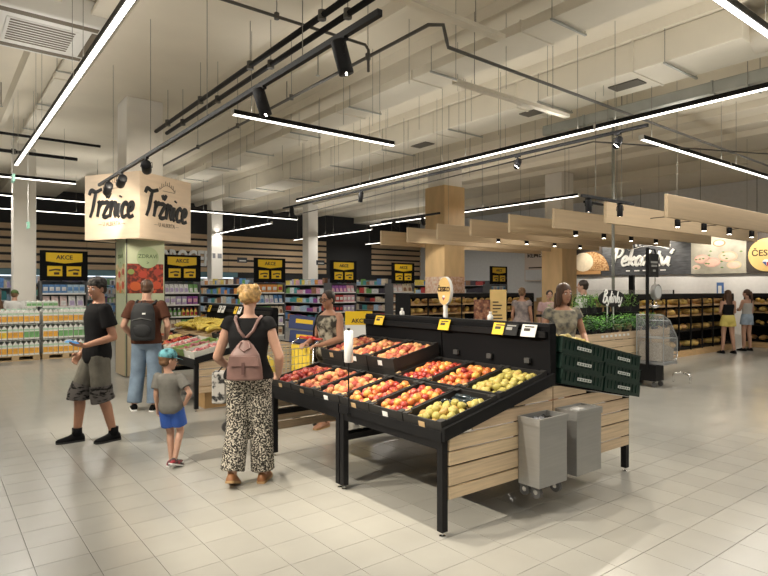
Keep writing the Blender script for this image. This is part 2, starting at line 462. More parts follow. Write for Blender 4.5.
def spot_light(parent, loc, target, power, size=50, rad=0.02):
    L = bpy.data.lights.new('spot_beam', 'SPOT'); L.energy = power; L.color = (1.0,0.90,0.74)
    L.spot_size = math.radians(size); L.spot_blend = 0.6; L.shadow_soft_size = rad
    o = bpy.data.objects.new('spot_beam', L); COL.objects.link(o)
    o.parent = parent
    dr = (Vector(target)-Vector(loc)).normalized()
    o.location = loc; o.rotation_euler = dr.to_track_quat('-Z', 'Y').to_euler()
    return o
def track_spot(x, y, z, target, label, power=None, r=.045, length=.19, group='black track spotlights', size=50):
    """cylindrical spot hanging under a track at (x,y,z), pointing at target"""
    t = thing('track_spotlight', label, 'spotlight', (x, y, z), 0, group)
    dr = (Vector(target)-Vector((x,y,z-.12))).normalized()
    c = Vector((0,0,-.13)); a = c - dr*length*.5; b = c + dr*length*.5
    MB().box(-.018,.018,-.05,.05,-.022,0).tube([(0,0,-.02),(0,0,-.07)], .010, 8).build('adapter', BLACK, t)
    sd = dr.cross(Vector((0,0,1)))
    sd = sd.normalized() if sd.length > .05 else Vector((1,0,0))
    y1 = sd*(r+.006); hub = Vector((0,0,-.065))
    MB().tube([c+y1, hub+y1, hub-y1, c-y1], .006, 6).build('yoke', BLACK, t)
    MB().tube([a, a+dr*.012, b-dr*.008, b, b-dr*.004], [r*.86, r, r, r*.96, r*.7], 16).build('housing', BLACK, t, True)
    MB().tube([b-dr*.006, b-dr*.002], [r*.78, r*.78], 16).build('lens', SPOTM, t)
    if power: spot_light(t, b+dr*.03, b+dr*2, power, size)
    return t
def track(name, x0, y0, x1, y1, z, label, wires=3):
    t = thing('lighting_track', label, 'track', (x0, y0, z))
    d = Vector((x1-x0, y1-y0, 0)); n = Vector((-d.y, d.x, 0)).normalized()*.02
    p = [Vector((0,0,0))-n, Vector((0,0,0))+n, d+n, d-n]
    MB().hexa([*p, *[q+Vector((0,0,.045)) for q in p]]).build('rail', BLACK, t)
    for k in range(wires):
        q = d*((k+.5)/wires)
        MB().tube([q+Vector((0,0,.04)), Vector((q.x,q.y,top_at(x0+q.x)-z))], .004, 4).build('hanging_wire', WIRE, t)
    return t
track('track', 2.30, 2.99, 2.30, 10.95, 3.4, 'long black track ending in front of the wooden box sign', 4)
SPOTS = [(2.30, 10.3, (2.42,11.55,2.9), 'spotlight nearest the left sign face', 8), (2.30, 9.45, (2.5,11.4,2.9), 'middle spotlight aimed at the box sign', 8),
         (2.30, 8.15, (3.3,11.3,3.0), 'spotlight aimed at the right sign face', 12)]
for x, y, tg, l, pw in SPOTS: track_spot(x, y, 3.4, tg, 'black ' + l, pw*13, .065, .30, size=60)
track_spot(2.30, 4.69, 3.4, (2.9,4.2,.8), 'black spotlight on the long track left of the fruit stand', SPOT_POWER, .055, .24)
track_spot(2.30, 3.43, 3.4, (2.95,3.2,.8), 'large black spotlight near the free end of the long track', SPOT_POWER, .055, .24)
track('track', -0.6, 1.5, -0.6, 8.0, 3.6, 'black track left of the entrance aisle', 3)
for y, tg in ((3.2,(2.6,3.0,.5)), (5.2,(2.7,4.4,.6)), (7.2,(2.6,7.6,.7))):
    track_spot(-0.6, y, 3.6, tg, 'black spotlight on the entrance aisle track, %s' % ('near' if y < 4 else 'middle' if y < 6 else 'far'), SPOT_POWER*2.6, .055, .24, size=58)
track('track', 8.02, 4.2, 8.02, 15.0, 3.93, 'black track along the underside of the crossing LED line', 2)
for y, tg, l in ((14.5,(8.6,15.5,1.2),'farthest spotlight on the crossing track'), (11.17,(8.2,12.0,1.2),'second farthest spotlight on the crossing track'), (6.52,(4.5,4.6,.8),'spotlight on the crossing track over the green crates'),
                 (4.66,(4.4,3.6,.8),'nearest spotlight on the crossing track')):
    track_spot(8.02, y, 3.93, tg, 'black ' + l, SPOT_POWER*2.0 if y < 8 else SPOT_POWER*.4, .055, .23)
track('track', 9.75, 10.3, 9.75, 12.6, 3.45, 'short black track before the wood clad column', 2)
for y in (12.0, 10.9): track_spot(9.75, y, 3.45, (11.2,12.0,2.2), 'black spotlight aimed at the wood clad column, %s one' % ('left' if y > 11.5 else 'right'), 45, .05, .22)
track('track', 8.3, 5.45, 9.9, 5.45, 3.12, 'black track hanging over the herb cart', 2)
for x in (8.5, 9.45): track_spot(x, 5.45, 3.12, (x+.1,5.5,.9), 'black cylinder spotlight over the herb cart, %s one' % ('left' if x < 9 else 'right'), 70, .05, .2)
track('track', 10.6, 6.9, 12.3, 6.9, 3.4, 'short black track between the wooden baffles', 2)

# ---- wooden baffles over the bakery, with black downlights
BY = [4.92+1.15*k for k in range(8)]
for k, y in enumerate(BY):
    t = tag(MB().cbox(0, 7.2, -.03, .03, 0, .40, .006).build('ceiling_baffle', BAFFLE, None, loc=(10.0, y, 2.87)),
            'light wood ceiling baffle, %s of the row counted from the right' % ORD[k], 'baffle', 'wooden ceiling baffles')
    MB().tube([(.4,0,.39),(.4,0,top_at(10.4)-2.87)], .004, 4).build('hanging_wire', WIRE, t)
    MB().tube([(6.6,0,.39),(6.6,0,top_at(16.6)-2.87)], .004, 4).build('hanging_wire', WIRE, t)
def downlight(x, y, z, label, power=0):
    t = thing('downlight', label, 'downlight', (x,y,z), 0, 'black cylinder downlights')
    MB().lathe([(.05,0),(.055,.004),(.055,.15),(.05,.156)], n=14).build('housing', BLACK, t, True)
    MB().lathe([(.042,-.003),(.042,.001)], n=14).build('lens', SPOTM, t)
    MB().tube([(0,0,.15),(0,0,.22)], .008, 5).build('stem', BLACK, t)
    MB().box(-.012,.012,-.55,.55,.22,.235).build('mount_bar', BLACK, t)
    if power: spot_light(t, (0,0,-.02), (0,0,-2), power, 80)
for k in (0, 2, 4):
    for j, x in enumerate((11.64, 12.8, 14.05, 15.3)):
        downlight(x, BY[k]+.575, 2.85, 'black downlight between wooden baffles, %s from the near end in the %s gap' % (ORD[j], ORD[k]), 120 if j % 2 == 0 else 0)

# ---- black pipe pair, sprinkler pipes, ducts
PIPE = mat('sprinkler_pipe', (0.10,0.095,0.085), 0.5)
def pipe(name, pts, r, m, label, n=8, brackets=()):
    o = thing(name, label, 'pipe', pts[0])
    p0 = Vector(pts[0])
    MB().tube([Vector(p)-p0 for p in pts], r, n).build('run', m, o, True)
    for b in brackets:
        q = Vector(b)-p0
        MB().tube([q, Vector((q.x,q.y,top_at(b[0])-p0.z))], .005, 4).build('hanger', WIRE, o)
        MB().tube([q+Vector((0,0,-.012-r)), q+Vector((0,0,r+.02))], r+.012, 8).build('clamp', PIPE, o)
    return o
pipe('black_pipe', [(3.36,3.6,4.6),(3.36,11.3,4.6)], .035, BLACK, 'upper of two thick black pipes running to the box sign column', brackets=[(3.36,y,4.6) for y in (5.4,7.2,9.0,10.6)])
pipe('black_pipe', [(3.56,3.6,4.6),(3.56,11.3,4.6)], .035, BLACK, 'lower of two thick black pipes running to the box sign column', brackets=[(3.56,y,4.6) for y in (5.2,7.0,8.8,10.4)])
pipe('sprinkler_pipe', [(-3,5.76,4.62),(4.2,5.76,4.62),(4.25,5.76,4.57),(4.25,5.76,4.3)], .018, PIPE, 'dark sprinkler pipe ending in a downward elbow', brackets=[(x,5.76,4.62) for x in (0,1.5,3.0)])
pipe('sprinkler_pipe', [(4.42,16,4.6),(4.42,4.85,4.6),(4.55,4.75,4.6),(4.7,4.85,4.5),(4.85,4.98,4.5),(16.1,5.2,4.5)], .022, PIPE, 'long dark sprinkler pipe with a bend at the top of the view', brackets=[(4.42,y,4.6) for y in (6,8,10,12)])
pipe('sprinkler_pipe', [(0,13.2,4.6),(2.8,13.2,4.6)], .028, BLACK, 'black pipe crossing behind the left LED line', brackets=[(.6,13.2,4.6),(1.6,13.2,4.6)])
pipe('sprinkler_pipe', [(0,15.6,4.75),(2.8,15.6,4.75)], .04, BLACK, 'lower black pipe left of the box sign', brackets=[(.6,15.6,4.75),(1.5,15.6,4.75)])
pipe('sprinkler_pipe', [(8.24,14.5,3.75),(8.24,5.2,3.95),(14.0,3.6,4.2)], .012, PIPE, 'thin dark pipe sagging under the ducts', brackets=[(8.24,9.85,3.85)])
def duct(x0, x1, y0, y1, z0, z1, m, label, ends=True, name='air_duct', grilles=()):
    o = thing(name, label, 'duct', ((x0+x1)/2, y0, z0))
    h = (x1-x0)/2; L = y1-y0
    MB().cbox(-h, h, 0, L, 0, z1-z0, .01).build('body', m, o)
    k = 1.5
    while k < L:
        MB().box(-h-.018, h+.018, k-.015, k+.015, -.018, z1-z0+.01).build('flange', m, o); k += 2.2
    for g in grilles:
        MB().box(-h*.3, h*.3, g, g+.5, -.022, -.001).build('grille', mat('dark_grille', (.12,.11,.09), .6), o)
    k = 1.0
    while k < L:
        for s in (-1, 1):
            MB().tube([(s*(h+.03),k,-.03),(s*(h+.03),k,ZC-z0-.02)], .005, 4).build('hanger', WIRE, o)
        MB().box(-h-.05, h+.05, k-.015, k+.015, -.045, -.02).build('hanger_bar', GALV, o)
        k += 2.2
    return o
duct(8.33, 9.25, 3.1, 20.0, 4.9, 5.35, CREAM2, 'large cream rectangular air duct with a flanged near end', grilles=(1.6,3.4,6.5))
duct(6.1, 6.75, -1.0, 20.0, 5.0, 5.14, CREAM2, 'wide shallow cream cable duct crossing overhead', name='cable_duct')
duct(9.35, 9.75, -2.0, 7.0, 4.6, 4.78, GALV, 'galvanised steel duct ending over the herb cart', name='steel_duct')
duct(1.70, 1.95, -1.0, 18.0, 5.30, 5.36, CREAM2, 'cream cable tray with clamps beside the ceiling beam', name='cable_tray')
t = thing('round_diffuser', 'round white air outlet at the near end of the large duct', 'air vent', (8.79, 2.75, 5.05))
MB().tube([(0,.36,0),(0,.1,0),(0,0,0),(0,-.03,0)], [.24,.24,.34,.34], 20).build('collar', CREAM2, t, True)
MB().tube([(0,-.032,0),(0,-.036,0)], [.2,.2], 20).build('opening', mat('vent_dark', (.25,.23,.2), .6), t)
def tray(x0, x1, y, z, label):
    o = thing('cable_tray', label, 'cable tray', (x0, y, z))
    MB().prism([(-.05,0),(.05,0),(.05,.05),(.044,.05),(.044,.008),(-.044,.008),(-.044,.05),(-.05,.05)], 'x', 0, x1-x0).build('channel', CREAM2, o)
    for k in (.15,.85): MB().tube([((x1-x0)*k,0,.04),((x1-x0)*k,0,ZC-z-.02)], .005, 4).build('hanger', WIRE, o)
tray(2.2, 5.02, 4.30, 4.4, 'cream cable tray overhead, the nearer one')
tray(5.58, 8.13, 5.60, 4.4, 'cream cable tray overhead, the farther one')
# AC cassette
t = thing('ceiling_air_conditioner', 'white ceiling cassette air conditioner in the top left corner', 'air conditioner', (1.2, 9.3, 5.15))
MB().cbox(-.75,.75,-.75,.75,0,.34,.02).build('body', WHITE, t)
MB().box(-.42,.42,-.42,.42,-.012,.002).build('intake_panel', WHITE, t)
GRL = mat('vent_brown', (.16,.13,.09), .6)
for k in range(9): MB().box(-.38,.38,-.38+k*.09,-.345+k*.09,-.018,-.010).build('louvre', GRL, t)
for a, b in (((-.62,.62),(-.68,-.56)), ((-.62,.62),(.56,.68))): MB().box(*a,*b,-.006,.002).build('outlet', GRL, t)
for a, b in (((-.68,-.56),(-.5,.5)), ((.56,.68),(-.5,.5))): MB().box(*a,*b,-.006,.002).build('outlet', GRL, t)
# smoke detectors
for k, (x, y) in enumerate(((0.7,11.5),(1.05,13.0),(0.75,13.8),(4.9,8.0),(5.1,9.4))):
    t = thing('ceiling_sprinkler', 'small sprinkler head under the ceiling, %s from the camera' % ORD[k], 'sprinkler', (x, y, 5.1), 0, 'ceiling sprinkler heads')
    MB().tube([(0,0,0),(0,0,ZC-5.1)], .01, 6).build('drop_pipe', WIRE, t)
    MB().lathe([(.012,-.06),(.035,-.055),(.035,-.05),(.012,-.04),(.014,0)], n=10).build('nozzle', GALV, t, True)
# many thin suspension rods over the duct zone
k = 0
rods = MB()
for (x, y) in [(5.2+.9*(i % 6)+.21*(i % 5), 5.2+1.15*(i//6)+.13*(i % 3)) for i in range(48)]:
    rods.tube([(x,y,4.25+(k % 4)*.16),(x,y,ZC-.005)], .0035, 4); k += 1
tag(rods.build('suspension_rods', WIRE), 'thin vertical suspension rods under the cream ceiling', 'rods', kind='stuff')
# green emergency exit signs
EXG = mat('exit_green', (.25,.55,.4), .5, emit=.35)
for k, (x, y, z) in enumerate(((1.28,13.4,3.86),(1.7,14.9,3.1))):
    t = thing('exit_sign', 'small green emergency exit sign %s' % ('at the end of the left LED line' if k == 0 else 'left of the box sign'), 'exit sign', (x,y,z))
    MB().box(-.02,.02,-.13,.13,-.14,0).build('panel', EXG, t)
    MB().box(-.026,-.021,-.03,.02,-.11,-.04).build('running_figure', PAPER, t)
    MB().box(-.026,-.021,.04,.10,-.12,-.03).build('arrow', PAPER, t)
    MB().tube([(0,0,0),(0,0,top_at(x)-z)], .006, 5).build('mount', WHITE, t)

# ================================================================ produce stands
PLANKZ = [(.245,.322),(.335,.455),(.468,.553),(.566,.659),(.672,.765),(.778,.872)]
def deck_z(x):      # underside of crates: rises to the ridge at 1.15, falls behind it
    return .645+.215*x if x <= 1.15 else .645+.215*1.15-.205*(x-1.15)
def clip_plank(z0, z1, xa, xb):
    """plank polygon in (x,z) trimmed by the deck line"""
    n = 10; top = []
    for k in range(n+1):
        x = xa+(xb-xa)*k/n; top.append((x, min(z1, deck_z(x)-.004)))
    pts = [p for p in top if p[1] > z0+.006]
    if len(pts) < 2: return None
    return [(p[0], z0) for p in (pts[0], pts[-1])] + [pts[-1]] + [p for p in reversed(pts[:-1])]
def stand(ox, oy, L, near_end, far_end, label, legmat=BLACK):
    t = thing('produce_stand', label, 'produce stand', (ox, oy, 0), 0, 'black produce stands')
    W = 2.25
    for x in (0.0, W):
        for y in (0.025, L-.025):
            lg = MB().box(x-.025, x+.025, y-.025, y+.025, .035, deck_z(x)-.002).build('leg', legmat, t)
            MB().lathe([(.022,0),(.022,.008),(.008,.012),(.008,.04)], (x,y,0), 10).build('levelling_foot', CHROME, lg)
    for y in (.025, L-.025):
        MB().box(.025, W-.025, y-.02, y+.02, .40, .45).build('cross_rail', legmat, t)
    for x in (0.0, W):
        MB().box(x-.02, x+.02, .05, L-.05, deck_z(x)-.075, deck_z(x)-.005).build('edge_rail', legmat, t)
    # sloping decks with raised lip
    for xa, xb, nm in ((-.03, 1.15, 'deck'), (1.15, W+.03, 'deck')):
        za, zb = deck_z(max(xa,0))-(.006 if xa < 0 else 0), deck_z(min(xb,W))
        MB().prism([(xa,za),(xb,zb),(xb,zb+.012),(xa,za+.012)], 'y', 0, L).build(nm, BLACKM, t)
    MB().box(-.035,-.02,0,L,deck_z(0)-.02,deck_z(0)+.05).build('front_lip', legmat, t)
    # ridge panel
    MB().prism([(1.135,deck_z(1.15)+.01),(1.20,deck_z(1.2)+.01),(1.20,1.335),(1.185,1.36),(1.13,1.36),(1.115,1.335)], 'y', .0, L).build('ridge_panel', BLACKM, t)
    MB().box(1.085,1.11,.02,L-.02,1.25,1.30).build('tag_rail', BLACK, t)
    for k in range(3):
        MB().box(1.09,1.116,L*(k+.5)/3-.025,L*(k+.5)/3+.025,1.04,1.08).build('ridge_clip', mat('clip_grey', (.05,.05,.05), .6), t)
    for flag, ya, yb in ((near_end, -.012, .006), (far_end, L-.006, L+.012)):
        if not flag: continue
        for (xa, xb) in ((.03, 1.135), (1.15, W-.0)):
            for z0, z1 in PLANKZ:
                pl = clip_plank(z0, z1, xa, xb)
                if pl: MB().prism(pl, 'y', ya, yb).build('plank', WOODX, t)
        # black edge trim on the sloping end
        e = .014
        MB().prism([(-.03,deck_z(0)-.01),(1.15,deck_z(1.15)),(1.15,deck_z(1.15)+.085),(-.03,deck_z(0)+.075)], 'y', ya-e if ya < 0 else ya, yb if ya < 0 else yb+e).build('side_board', legmat, t)
    return t
S1 = (2.66, 2.76)
near_stand = stand(S1[0], S1[1], 1.20, True, False, 'black produce stand with a plank end panel carrying two steel bins')
stand(S1[0], S1[1]+1.215, 1.20, False, True, 'black produce stand behind the plank ended one, raised peach crates on it')
S2 = (2.79, 7.61)
stand(S2[0], S2[1], 1.28, True, False, 'black produce stand with bananas beside the black backpack, nearer half')
stand(S2[0], S2[1]+1.295, 1.28, False, True, 'black produce stand with bananas, half next to the sign column')

# ---- crates
CRB = mat('crate_black_card', (.018,.017,.016), .6, var=.2)
CRI = mat('crate_inside_brown', (.20,.13,.07), .8)
CRW = mat('crate_white', (.62,.62,.56), .5)
CRG = mat('crate_green_edge', (.35,.55,.16), .5)
CRWOOD = mat('crate_tan', (.50,.36,.2), .7)
TAN = mat('tan_tab', (.55,.38,.2), .7)
def crate_mesh(sx, sy, h, inner):
    t = .012; b = MB()
    b.m(0).box(0,sx,0,t,0,h).box(0,sx,sy-t,sy,0,h).box(0,t,t,sy-t,0,h).box(sx-t,sx,t,sy-t,0,h)
    b.m(1).box(t,sx-t,t,sy-t,0,.012)
    b.m(0)
    for x in (0, sx-.05):
        for y in (0, sy-.05): b.box(x, x+.05, y, y+.05, h, h+.006)
    return b
CRATE = {}
def crate(kind, x, y, z, slope, label, sx=.555, sy=.392, h=.10, tag_=True):
    key = (kind, sx, sy, h)
    if key not in CRATE:
        ms = {'black': [CRB, CRI], 'white': [CRW, CRW], 'green': [CRG, CRW], 'tan': [CRWOOD, CRWOOD]}[kind]
        CRATE[key] = crate_mesh(sx, sy, h, 0).mesh('crate', ms)
    t = thing('produce_crate', label, 'crate', (x, y, z), 0, 'open produce crates')
    t.rotation_euler = (0, -slope, 0)
    link('crate_box', CRATE[key], t)
    MB().box(-.004,-.001,sy/2-.03,sy/2+.03,.03,.075).build('handle_tab', TAN if random.random() < .6 else PAPER, t)
    MB().box(.03,.07,sy-.014,sy+.003,h-.02,h+.012).build('corner_tab', TAN, t)
    return t
# ---- fruit meshes
def fruit_mesh(name, r, m, dimple=.12, squash=.93, n=12, k=8, pear=False):
    b = MB(); prof = []
    for i in range(k+1):
        a = PI*i/k; q = math.sin(a)*r; z = -math.cos(a)*r*squash
        if not pear: z -= (dimple*r*math.exp(-(q/(r*.3))**2)*(1 if z > 0 else -1))
        else:
            f = (z/r+1)/2
            q *= 1.0-.50*max(0, f-.35)**1.0; z *= 1.28 if z > 0 else 1.0
        prof.append((max(q, .0008), z))
    b.lathe(prof, n=n)
    me = b.mesh(name, m, True)
    return me
PEACH = fruit_mat('peach_skin', [(.25,(0.320,0.042,0.027)),(.45,(0.448,0.122,0.061)),(.6,(0.560,0.251,0.099)),(.8,(0.624,0.357,0.137))], .6)
NECT = fruit_mat('nectarine_skin', [(.25,(0.224,0.015,0.014)),(.45,(0.368,0.038,0.019)),(.62,(0.576,0.190,0.046)),(.8,(0.656,0.380,0.076))], .35)
NECTD = fruit_mat('nectarine_dark', [(.3,(0.208,0.015,0.015)),(.55,(0.336,0.038,0.023)),(.8,(0.496,0.167,0.061))], .35)
PEARG = fruit_mat('pear_green', [(.3,(.36,.31,.07)),(.6,(.48,.40,.11)),(.85,(.48,.29,.08))], .45)
APPLE = fruit_mat('red_apple', [(.3,(0.280,0.015,0.015)),(.6,(0.400,0.046,0.023)),(.85,(0.480,0.152,0.046))], .3)
POTATO = fruit_mat('yellow_onion', [(.3,(.55,.40,.10)),(.7,(.68,.55,.2))], .5)
PINKV = fruit_mat('radish_pink', [(.3,(.45,.12,.14)),(.7,(.62,.30,.28))], .5)
FM = {'peach': fruit_mesh('peach', .0345, PEACH), 'nectarine': fruit_mesh('nectarine', .0335, NECT),
      'nectarine_dark': fruit_mesh('nectarine', .0335, NECTD), 'pear': fruit_mesh('pear', .034, PEARG, pear=True),
      'apple': fruit_mesh('apple', .037, APPLE, .25), 'onion': fruit_mesh('onion', .032, POTATO, -.15), 'radish': fruit_mesh('radish', .026, PINKV)}
def fill(cr, kind, label, group, nx, ny, sx=.555, sy=.392, h=.10, x0=0., x1=1., y0=0., y1=1., cat=None, lying=False):
    R = Matrix.Rotation(cr.rotation_euler[1], 4, 'Y'); T = Matrix.Translation(cr.location) @ R
    m = .045
    for i in range(nx):
        for j in range(ny):
            u = (i+.5+random.uniform(-.16,.16))/nx; v = (j+.5+(.25 if i % 2 else -.25)*.8+random.uniform(-.16,.16))/ny
            u = x0+(x1-x0)*u; v = y0+(y1-y0)*v
            lx = m+(sx-2*m)*u; ly = min(sy-m, max(m, m+(sy-2*m)*v))
            lz = h*.58+.035*math.sin(PI*u)*math.sin(PI*max(0,min(1,v)))+random.uniform(-.012,.018)
            p = T @ Vector((lx, ly, lz))
            if lying: rot = (random.uniform(1.0,1.9), random.uniform(-.4,.4), random.uniform(0,6.28))
            else: rot = (random.uniform(-.7,.7), random.uniform(-.7,.7), random.uniform(0,6.28))
            o = link(kind.split('_')[0], FM[kind], None, p, rot)
            s = random.uniform(.9,1.1); o.scale = (s,s,s)
            tag(o, label, cat or kind.split('_')[0], group)
TH = math.atan(.215)
def cpos(i, x, S=S1, pitch=.4035, lift=0.0):
    return S[0]+x, S[1]+.006+i*pitch+(.0 if i < 3 else .004), deck_z(x)+.015+lift
ROW1 = [('pear','black','ripe pears and dark packs'), ('nectarine','black','red and yellow nectarines'), ('nectarine','black','yellow blushed nectarines'),
        ('peach','black','pale orange peaches'), ('peach','black','pink peaches'), ('nectarine_dark','black','dark red nectarines')]
NAMEK = ['nearest','second','third','fourth','fifth','farthest']
for i, (k, ck, ds) in enumerate(ROW1):
    p = cpos(i, -.01)
    c = crate(ck, *p, TH, 'black crate of %s, %s in the lower row' % (ds, NAMEK[i]))
    if k == 'pear':
        fill(c, 'pear', 'yellow green pear in the corner crate next to dark packs', 'pears in the front corner crate', 6, 4, x0=0, x1=.62, y0=.0, y1=1, lying=True)
        fill(c, 'pear', 'yellow green pear in the corner crate next to dark packs', 'pears in the front corner crate', 2, 2, x0=.68, x1=.98, y0=0, y1=.30, lying=True)
        R = Matrix.Rotation(-TH, 4, 'Y'); T = Matrix.Translation(c.location) @ R
        for q in range(7):
            pp = T @ Vector((.34+.065*(q % 3)+random.uniform(-.01,.01), .17+.075*(q//3), .075+.01*(q % 2)))
            o = MB().loft([(0,0,-.07,.012,.008),(0,0,-.05,.028,.018),(0,0,.05,.028,.018),(0,0,.07,.012,.008)], 10).build('fruit_pack', mat('dark_plastic_bag', (.02,.03,.035), .15), None, True, pp, (1.35+random.uniform(-.3,.3), 0, random.uniform(-.6,.6)))
            tag(o, 'glossy dark plastic pack lying among the corner pears', 'pack', 'dark packs in the pear crate')
    else:
        nm = {'peach': 'peach', 'nectarine': 'nectarine', 'nectarine_dark': 'nectarine'}[k]
        lb = '%s in the %s crate of the lower row, among %s' % (nm, NAMEK[i], ds)
        fill(c, k, lb[:120], 'lower row ' + ds + ' crate %d' % i, 7, 5, cat=nm)
ROW2 = [('pear','green pears'), ('nectarine','red and yellow nectarines'), ('nectarine','bright red nectarines'), ('peach','orange peaches'), ('peach','mixed peaches'), ('peach','pink peaches')]
for i, (k, ds) in enumerate(ROW2):
    lift = .0 if i < 3 else .13
    p = cpos(i, .565, lift=lift)
    c = crate('black', *p, TH, 'black crate of %s, %s in the upper row' % (ds, NAMEK[i]))
    if i >= 3:
        b = tag(MB().box(.0,.545,.004,.388,-.128,-.002).build('crate_riser', CRB, None, loc=p, rot=(0,-TH,0)), 'black riser box under the %s raised peach crate' % NAMEK[i], 'riser', 'black riser boxes')
    if k == 'pear':
        fill(c, 'pear', 'green pear in the upper row crate against the ridge', 'pears in the upper row', 8, 5, lying=True)
    else:
        fill(c, k, '%s in the %s crate of the upper row, among %s' % (k, NAMEK[i], ds), 'upper row crate %d' % i, 7, 5, cat=k)
# ---- green crates behind the ridge (two along the slope, three layers)
GRC = mat('green_plastic', (.004,.026,.017), .45)
GRL_ = mat('crate_white_print', (.75,.78,.75), .6)
TH2 = -math.atan(.205)
def green_crate(x, z, label):
    t = thing('green_crate', label, 'crate', (x, S1[1]-.03, z), 0, 'green plastic crates')
    t.rotation_euler = (0, -TH2, 0)
    sx, sy, h = .585, .40, .122
    b = MB()
    b.box(0,sx,0,.012,0,.03).box(0,sx,0,.012,h-.022,h).box(0,.03,0,.014,.03,h-.022).box(sx-.03,sx,0,.014,.03,h-.022)
    b.box(0,sx,sy-.012,sy,0,h).box(0,.012,.012,sy-.012,0,h).box(sx-.012,sx,.012,sy-.012,0,h).box(.012,sx-.012,.012,sy-.012,0,.012)
    b.box(-.006,sx+.004,-.006,.016,h-.008,h)
    b.build('crate_frame', GRC, t)
    MB().box(.03,sx-.03,.003,.010,.03,h-.022).build('side_mesh', GRC, t)
    for k in range(9): MB().box(.045+k*.058,.055+k*.058,-.004,.004,.03,h-.022).build('rib', GRC, t)
    MB().box(.20,.40,-.007,-.004,.045,.07).build('label_plate', GRL_, t)
    for k in range(5): MB().box(.212+k*.037,.236+k*.037,-.0085,-.0068,.05,.064).build('print_mark', mat('print_grey', (.2,.25,.22), .6), t)
    return t
for i in range(2):
    x = S1[0]+1.225+i*.60
    for k, nm in enumerate(('bottom','middle','top')):
        green_crate(x, deck_z(x-S1[0])+.016+k*.1245, 'dark green plastic crate, %s of the %s stack behind the ridge' % (nm, 'upper' if i == 0 else 'lower'))
    zt = deck_z(x-S1[0])+.016+2*.1245
    R = Matrix.Rotation(-TH2, 4, 'Y'); T = Matrix.Translation((x, S1[1]-.03, zt)) @ R
    for q in range(16 if i == 0 else 14):
        p = T @ Vector((.05+.065*(q % 8), .05+.1*(q//8)+random.uniform(-.02,.02), (.115 if i == 0 else .085)+random.uniform(-.01,.012)))
        o = link('onion', FM['onion'], None, p, (random.uniform(-1,1), random.uniform(-1,1), random.uniform(0,6)))
        tag(o, 'yellow onion in the top green crate of the %s stack' % ('upper' if i == 0 else 'lower'), 'onion', 'onions in green crate %d' % i)

# ---- price tags on the ridge
XR = S1[0]+1.10
def price_tag(y, z, m, label, w=.14, h=.10, S=S1):
    t = thing('price_tag', label, 'price tag', (S[0]+1.07, y, z))
    t.rotation_euler = (0, .35, 0)
    MB().box(-.006,0,-w/2,w/2,-h/2,h/2).build('card', m, t)
    dk = mat('tag_ink', (.04,.03,.02), .6) if m is not BLACK else mat('tag_chalk', (.35,.35,.33), .6)
    MB().box(-.008,-.006,-w*.1,w*.32,-h*.05,h*.18).build('price_print', dk, t)
    MB().box(-.008,-.006,-w*.35,w*.3,h*.26,h*.36).build('price_print', dk, t)
    return t
price_tag(4.86, 1.30, YELLOW, 'yellow price tag at the far end of the fruit stand ridge')
price_tag(3.88, 1.30, YELLOW, 'yellow price tag under the oval country sign')
price_tag(3.22, 1.30, YELLOW, 'yellow price tag near the right end of the ridge')
price_tag(3.10, 1.30, BLACK, 'black price tag between a yellow and a white one')
price_tag(2.92, 1.30, PAPER, 'white price tag at the right end of the ridge')
for k, y in enumerate((8.2,8.65,8.8,9.3,9.45,9.9)):
    price_tag(y, 1.29, (PAPER, PAPER, YELLOW, PAPER, PAPER, YELLOW)[k], '%s price tag on the banana stand ridge, %s from the near end' % (('white','white','yellow')[k % 3], ORD[k]), .11, .12, S2)
# oval country sign on the ridge
GOLD = mat('poster_gold', (.80,.56,.22), .5, var=.06, scale=5)
t = thing('oval_sign', 'yellow oval country of origin sign on a white stem above the ridge', 'sign', (3.85, 3.99, 1.361), -.15)
MB().box(-.012,.012,-.02,.02,0,.16).build('stem', PAPER, t)
def disc(rx, rz, x0, x1, c, n=28):
    return MB().prism([(c[0]+rx*math.cos(2*PI*k/n), c[1]+rz*math.sin(2*PI*k/n)) for k in range(n)], 'x', x0, x1)
disc(.105,.135,-.015,.015,(0,.25)).build('plate_edge', PAPER, t)
disc(.100,.130,-.018,-.014,(0,.25)).build('plate_face', GOLD, t)
text('country_name', '\u010cESKO', .062, mat('ink_brown', (.06,.035,.02), .6), t, (-.020,0,.265), (PI/2,0,-PI/2), .001)
HR = mat('flag_red', (.6,.03,.03), .5); HB = mat('flag_blue', (.03,.06,.3), .5)
MB().prism([(-.022,.19),(0,.155),(.022,.19),(.012,.21),(-.012,.21)], 'x', -.020,-.0185).build('heart_flag', PAPER, t)
MB().prism([(-.022,.19),(0,.155),(.0,.185)], 'x', -.0215,-.020).build('heart_flag', HR, t)
MB().prism([(.0,.16),(.022,.19),(.004,.19)], 'x', -.0215,-.020).build('heart_flag', HB, t)
# small white bottles on the ridge
for y, l in ((3.42,'small white bottle on the ridge before the tan poster'), (4.62,'small white bottle on the far part of the ridge')):
    t = thing('spray_bottle', l, 'bottle', (3.84, y, 1.361))
    MB().lathe([(.022,0),(.025,.005),(.025,.035),(.011,.05),(.011,.055)], n=14).build('bottle_body', PAPER, t, True)
    MB().lathe([(.013,.053),(.013,.07),(.01,.073)], n=12).build('cap', WHITE, t, True)
# roll of bags on a thin post at the front edge
t = thing('bag_roll_holder', 'white bag roll on a thin black post at the front edge of the stand', 'bag dispenser', (2.61, 3.80, .63))
MB().tube([(0,0,0),(0,0,.66)], .006, 8).build('post', BLACK, t)
MB().tube([(-.02,0,.01),(.03,0,.01)], .012, 8).build('clamp', BLACK, t)
MB().lathe([(.030,.42),(.036,.424),(.036,.665),(.030,.67)], n=16).build('bag_roll', PAPER, t, True)
MB().lathe([(.012,.67),(.012,.69)], n=10).build('post_tip', BLACK, t)

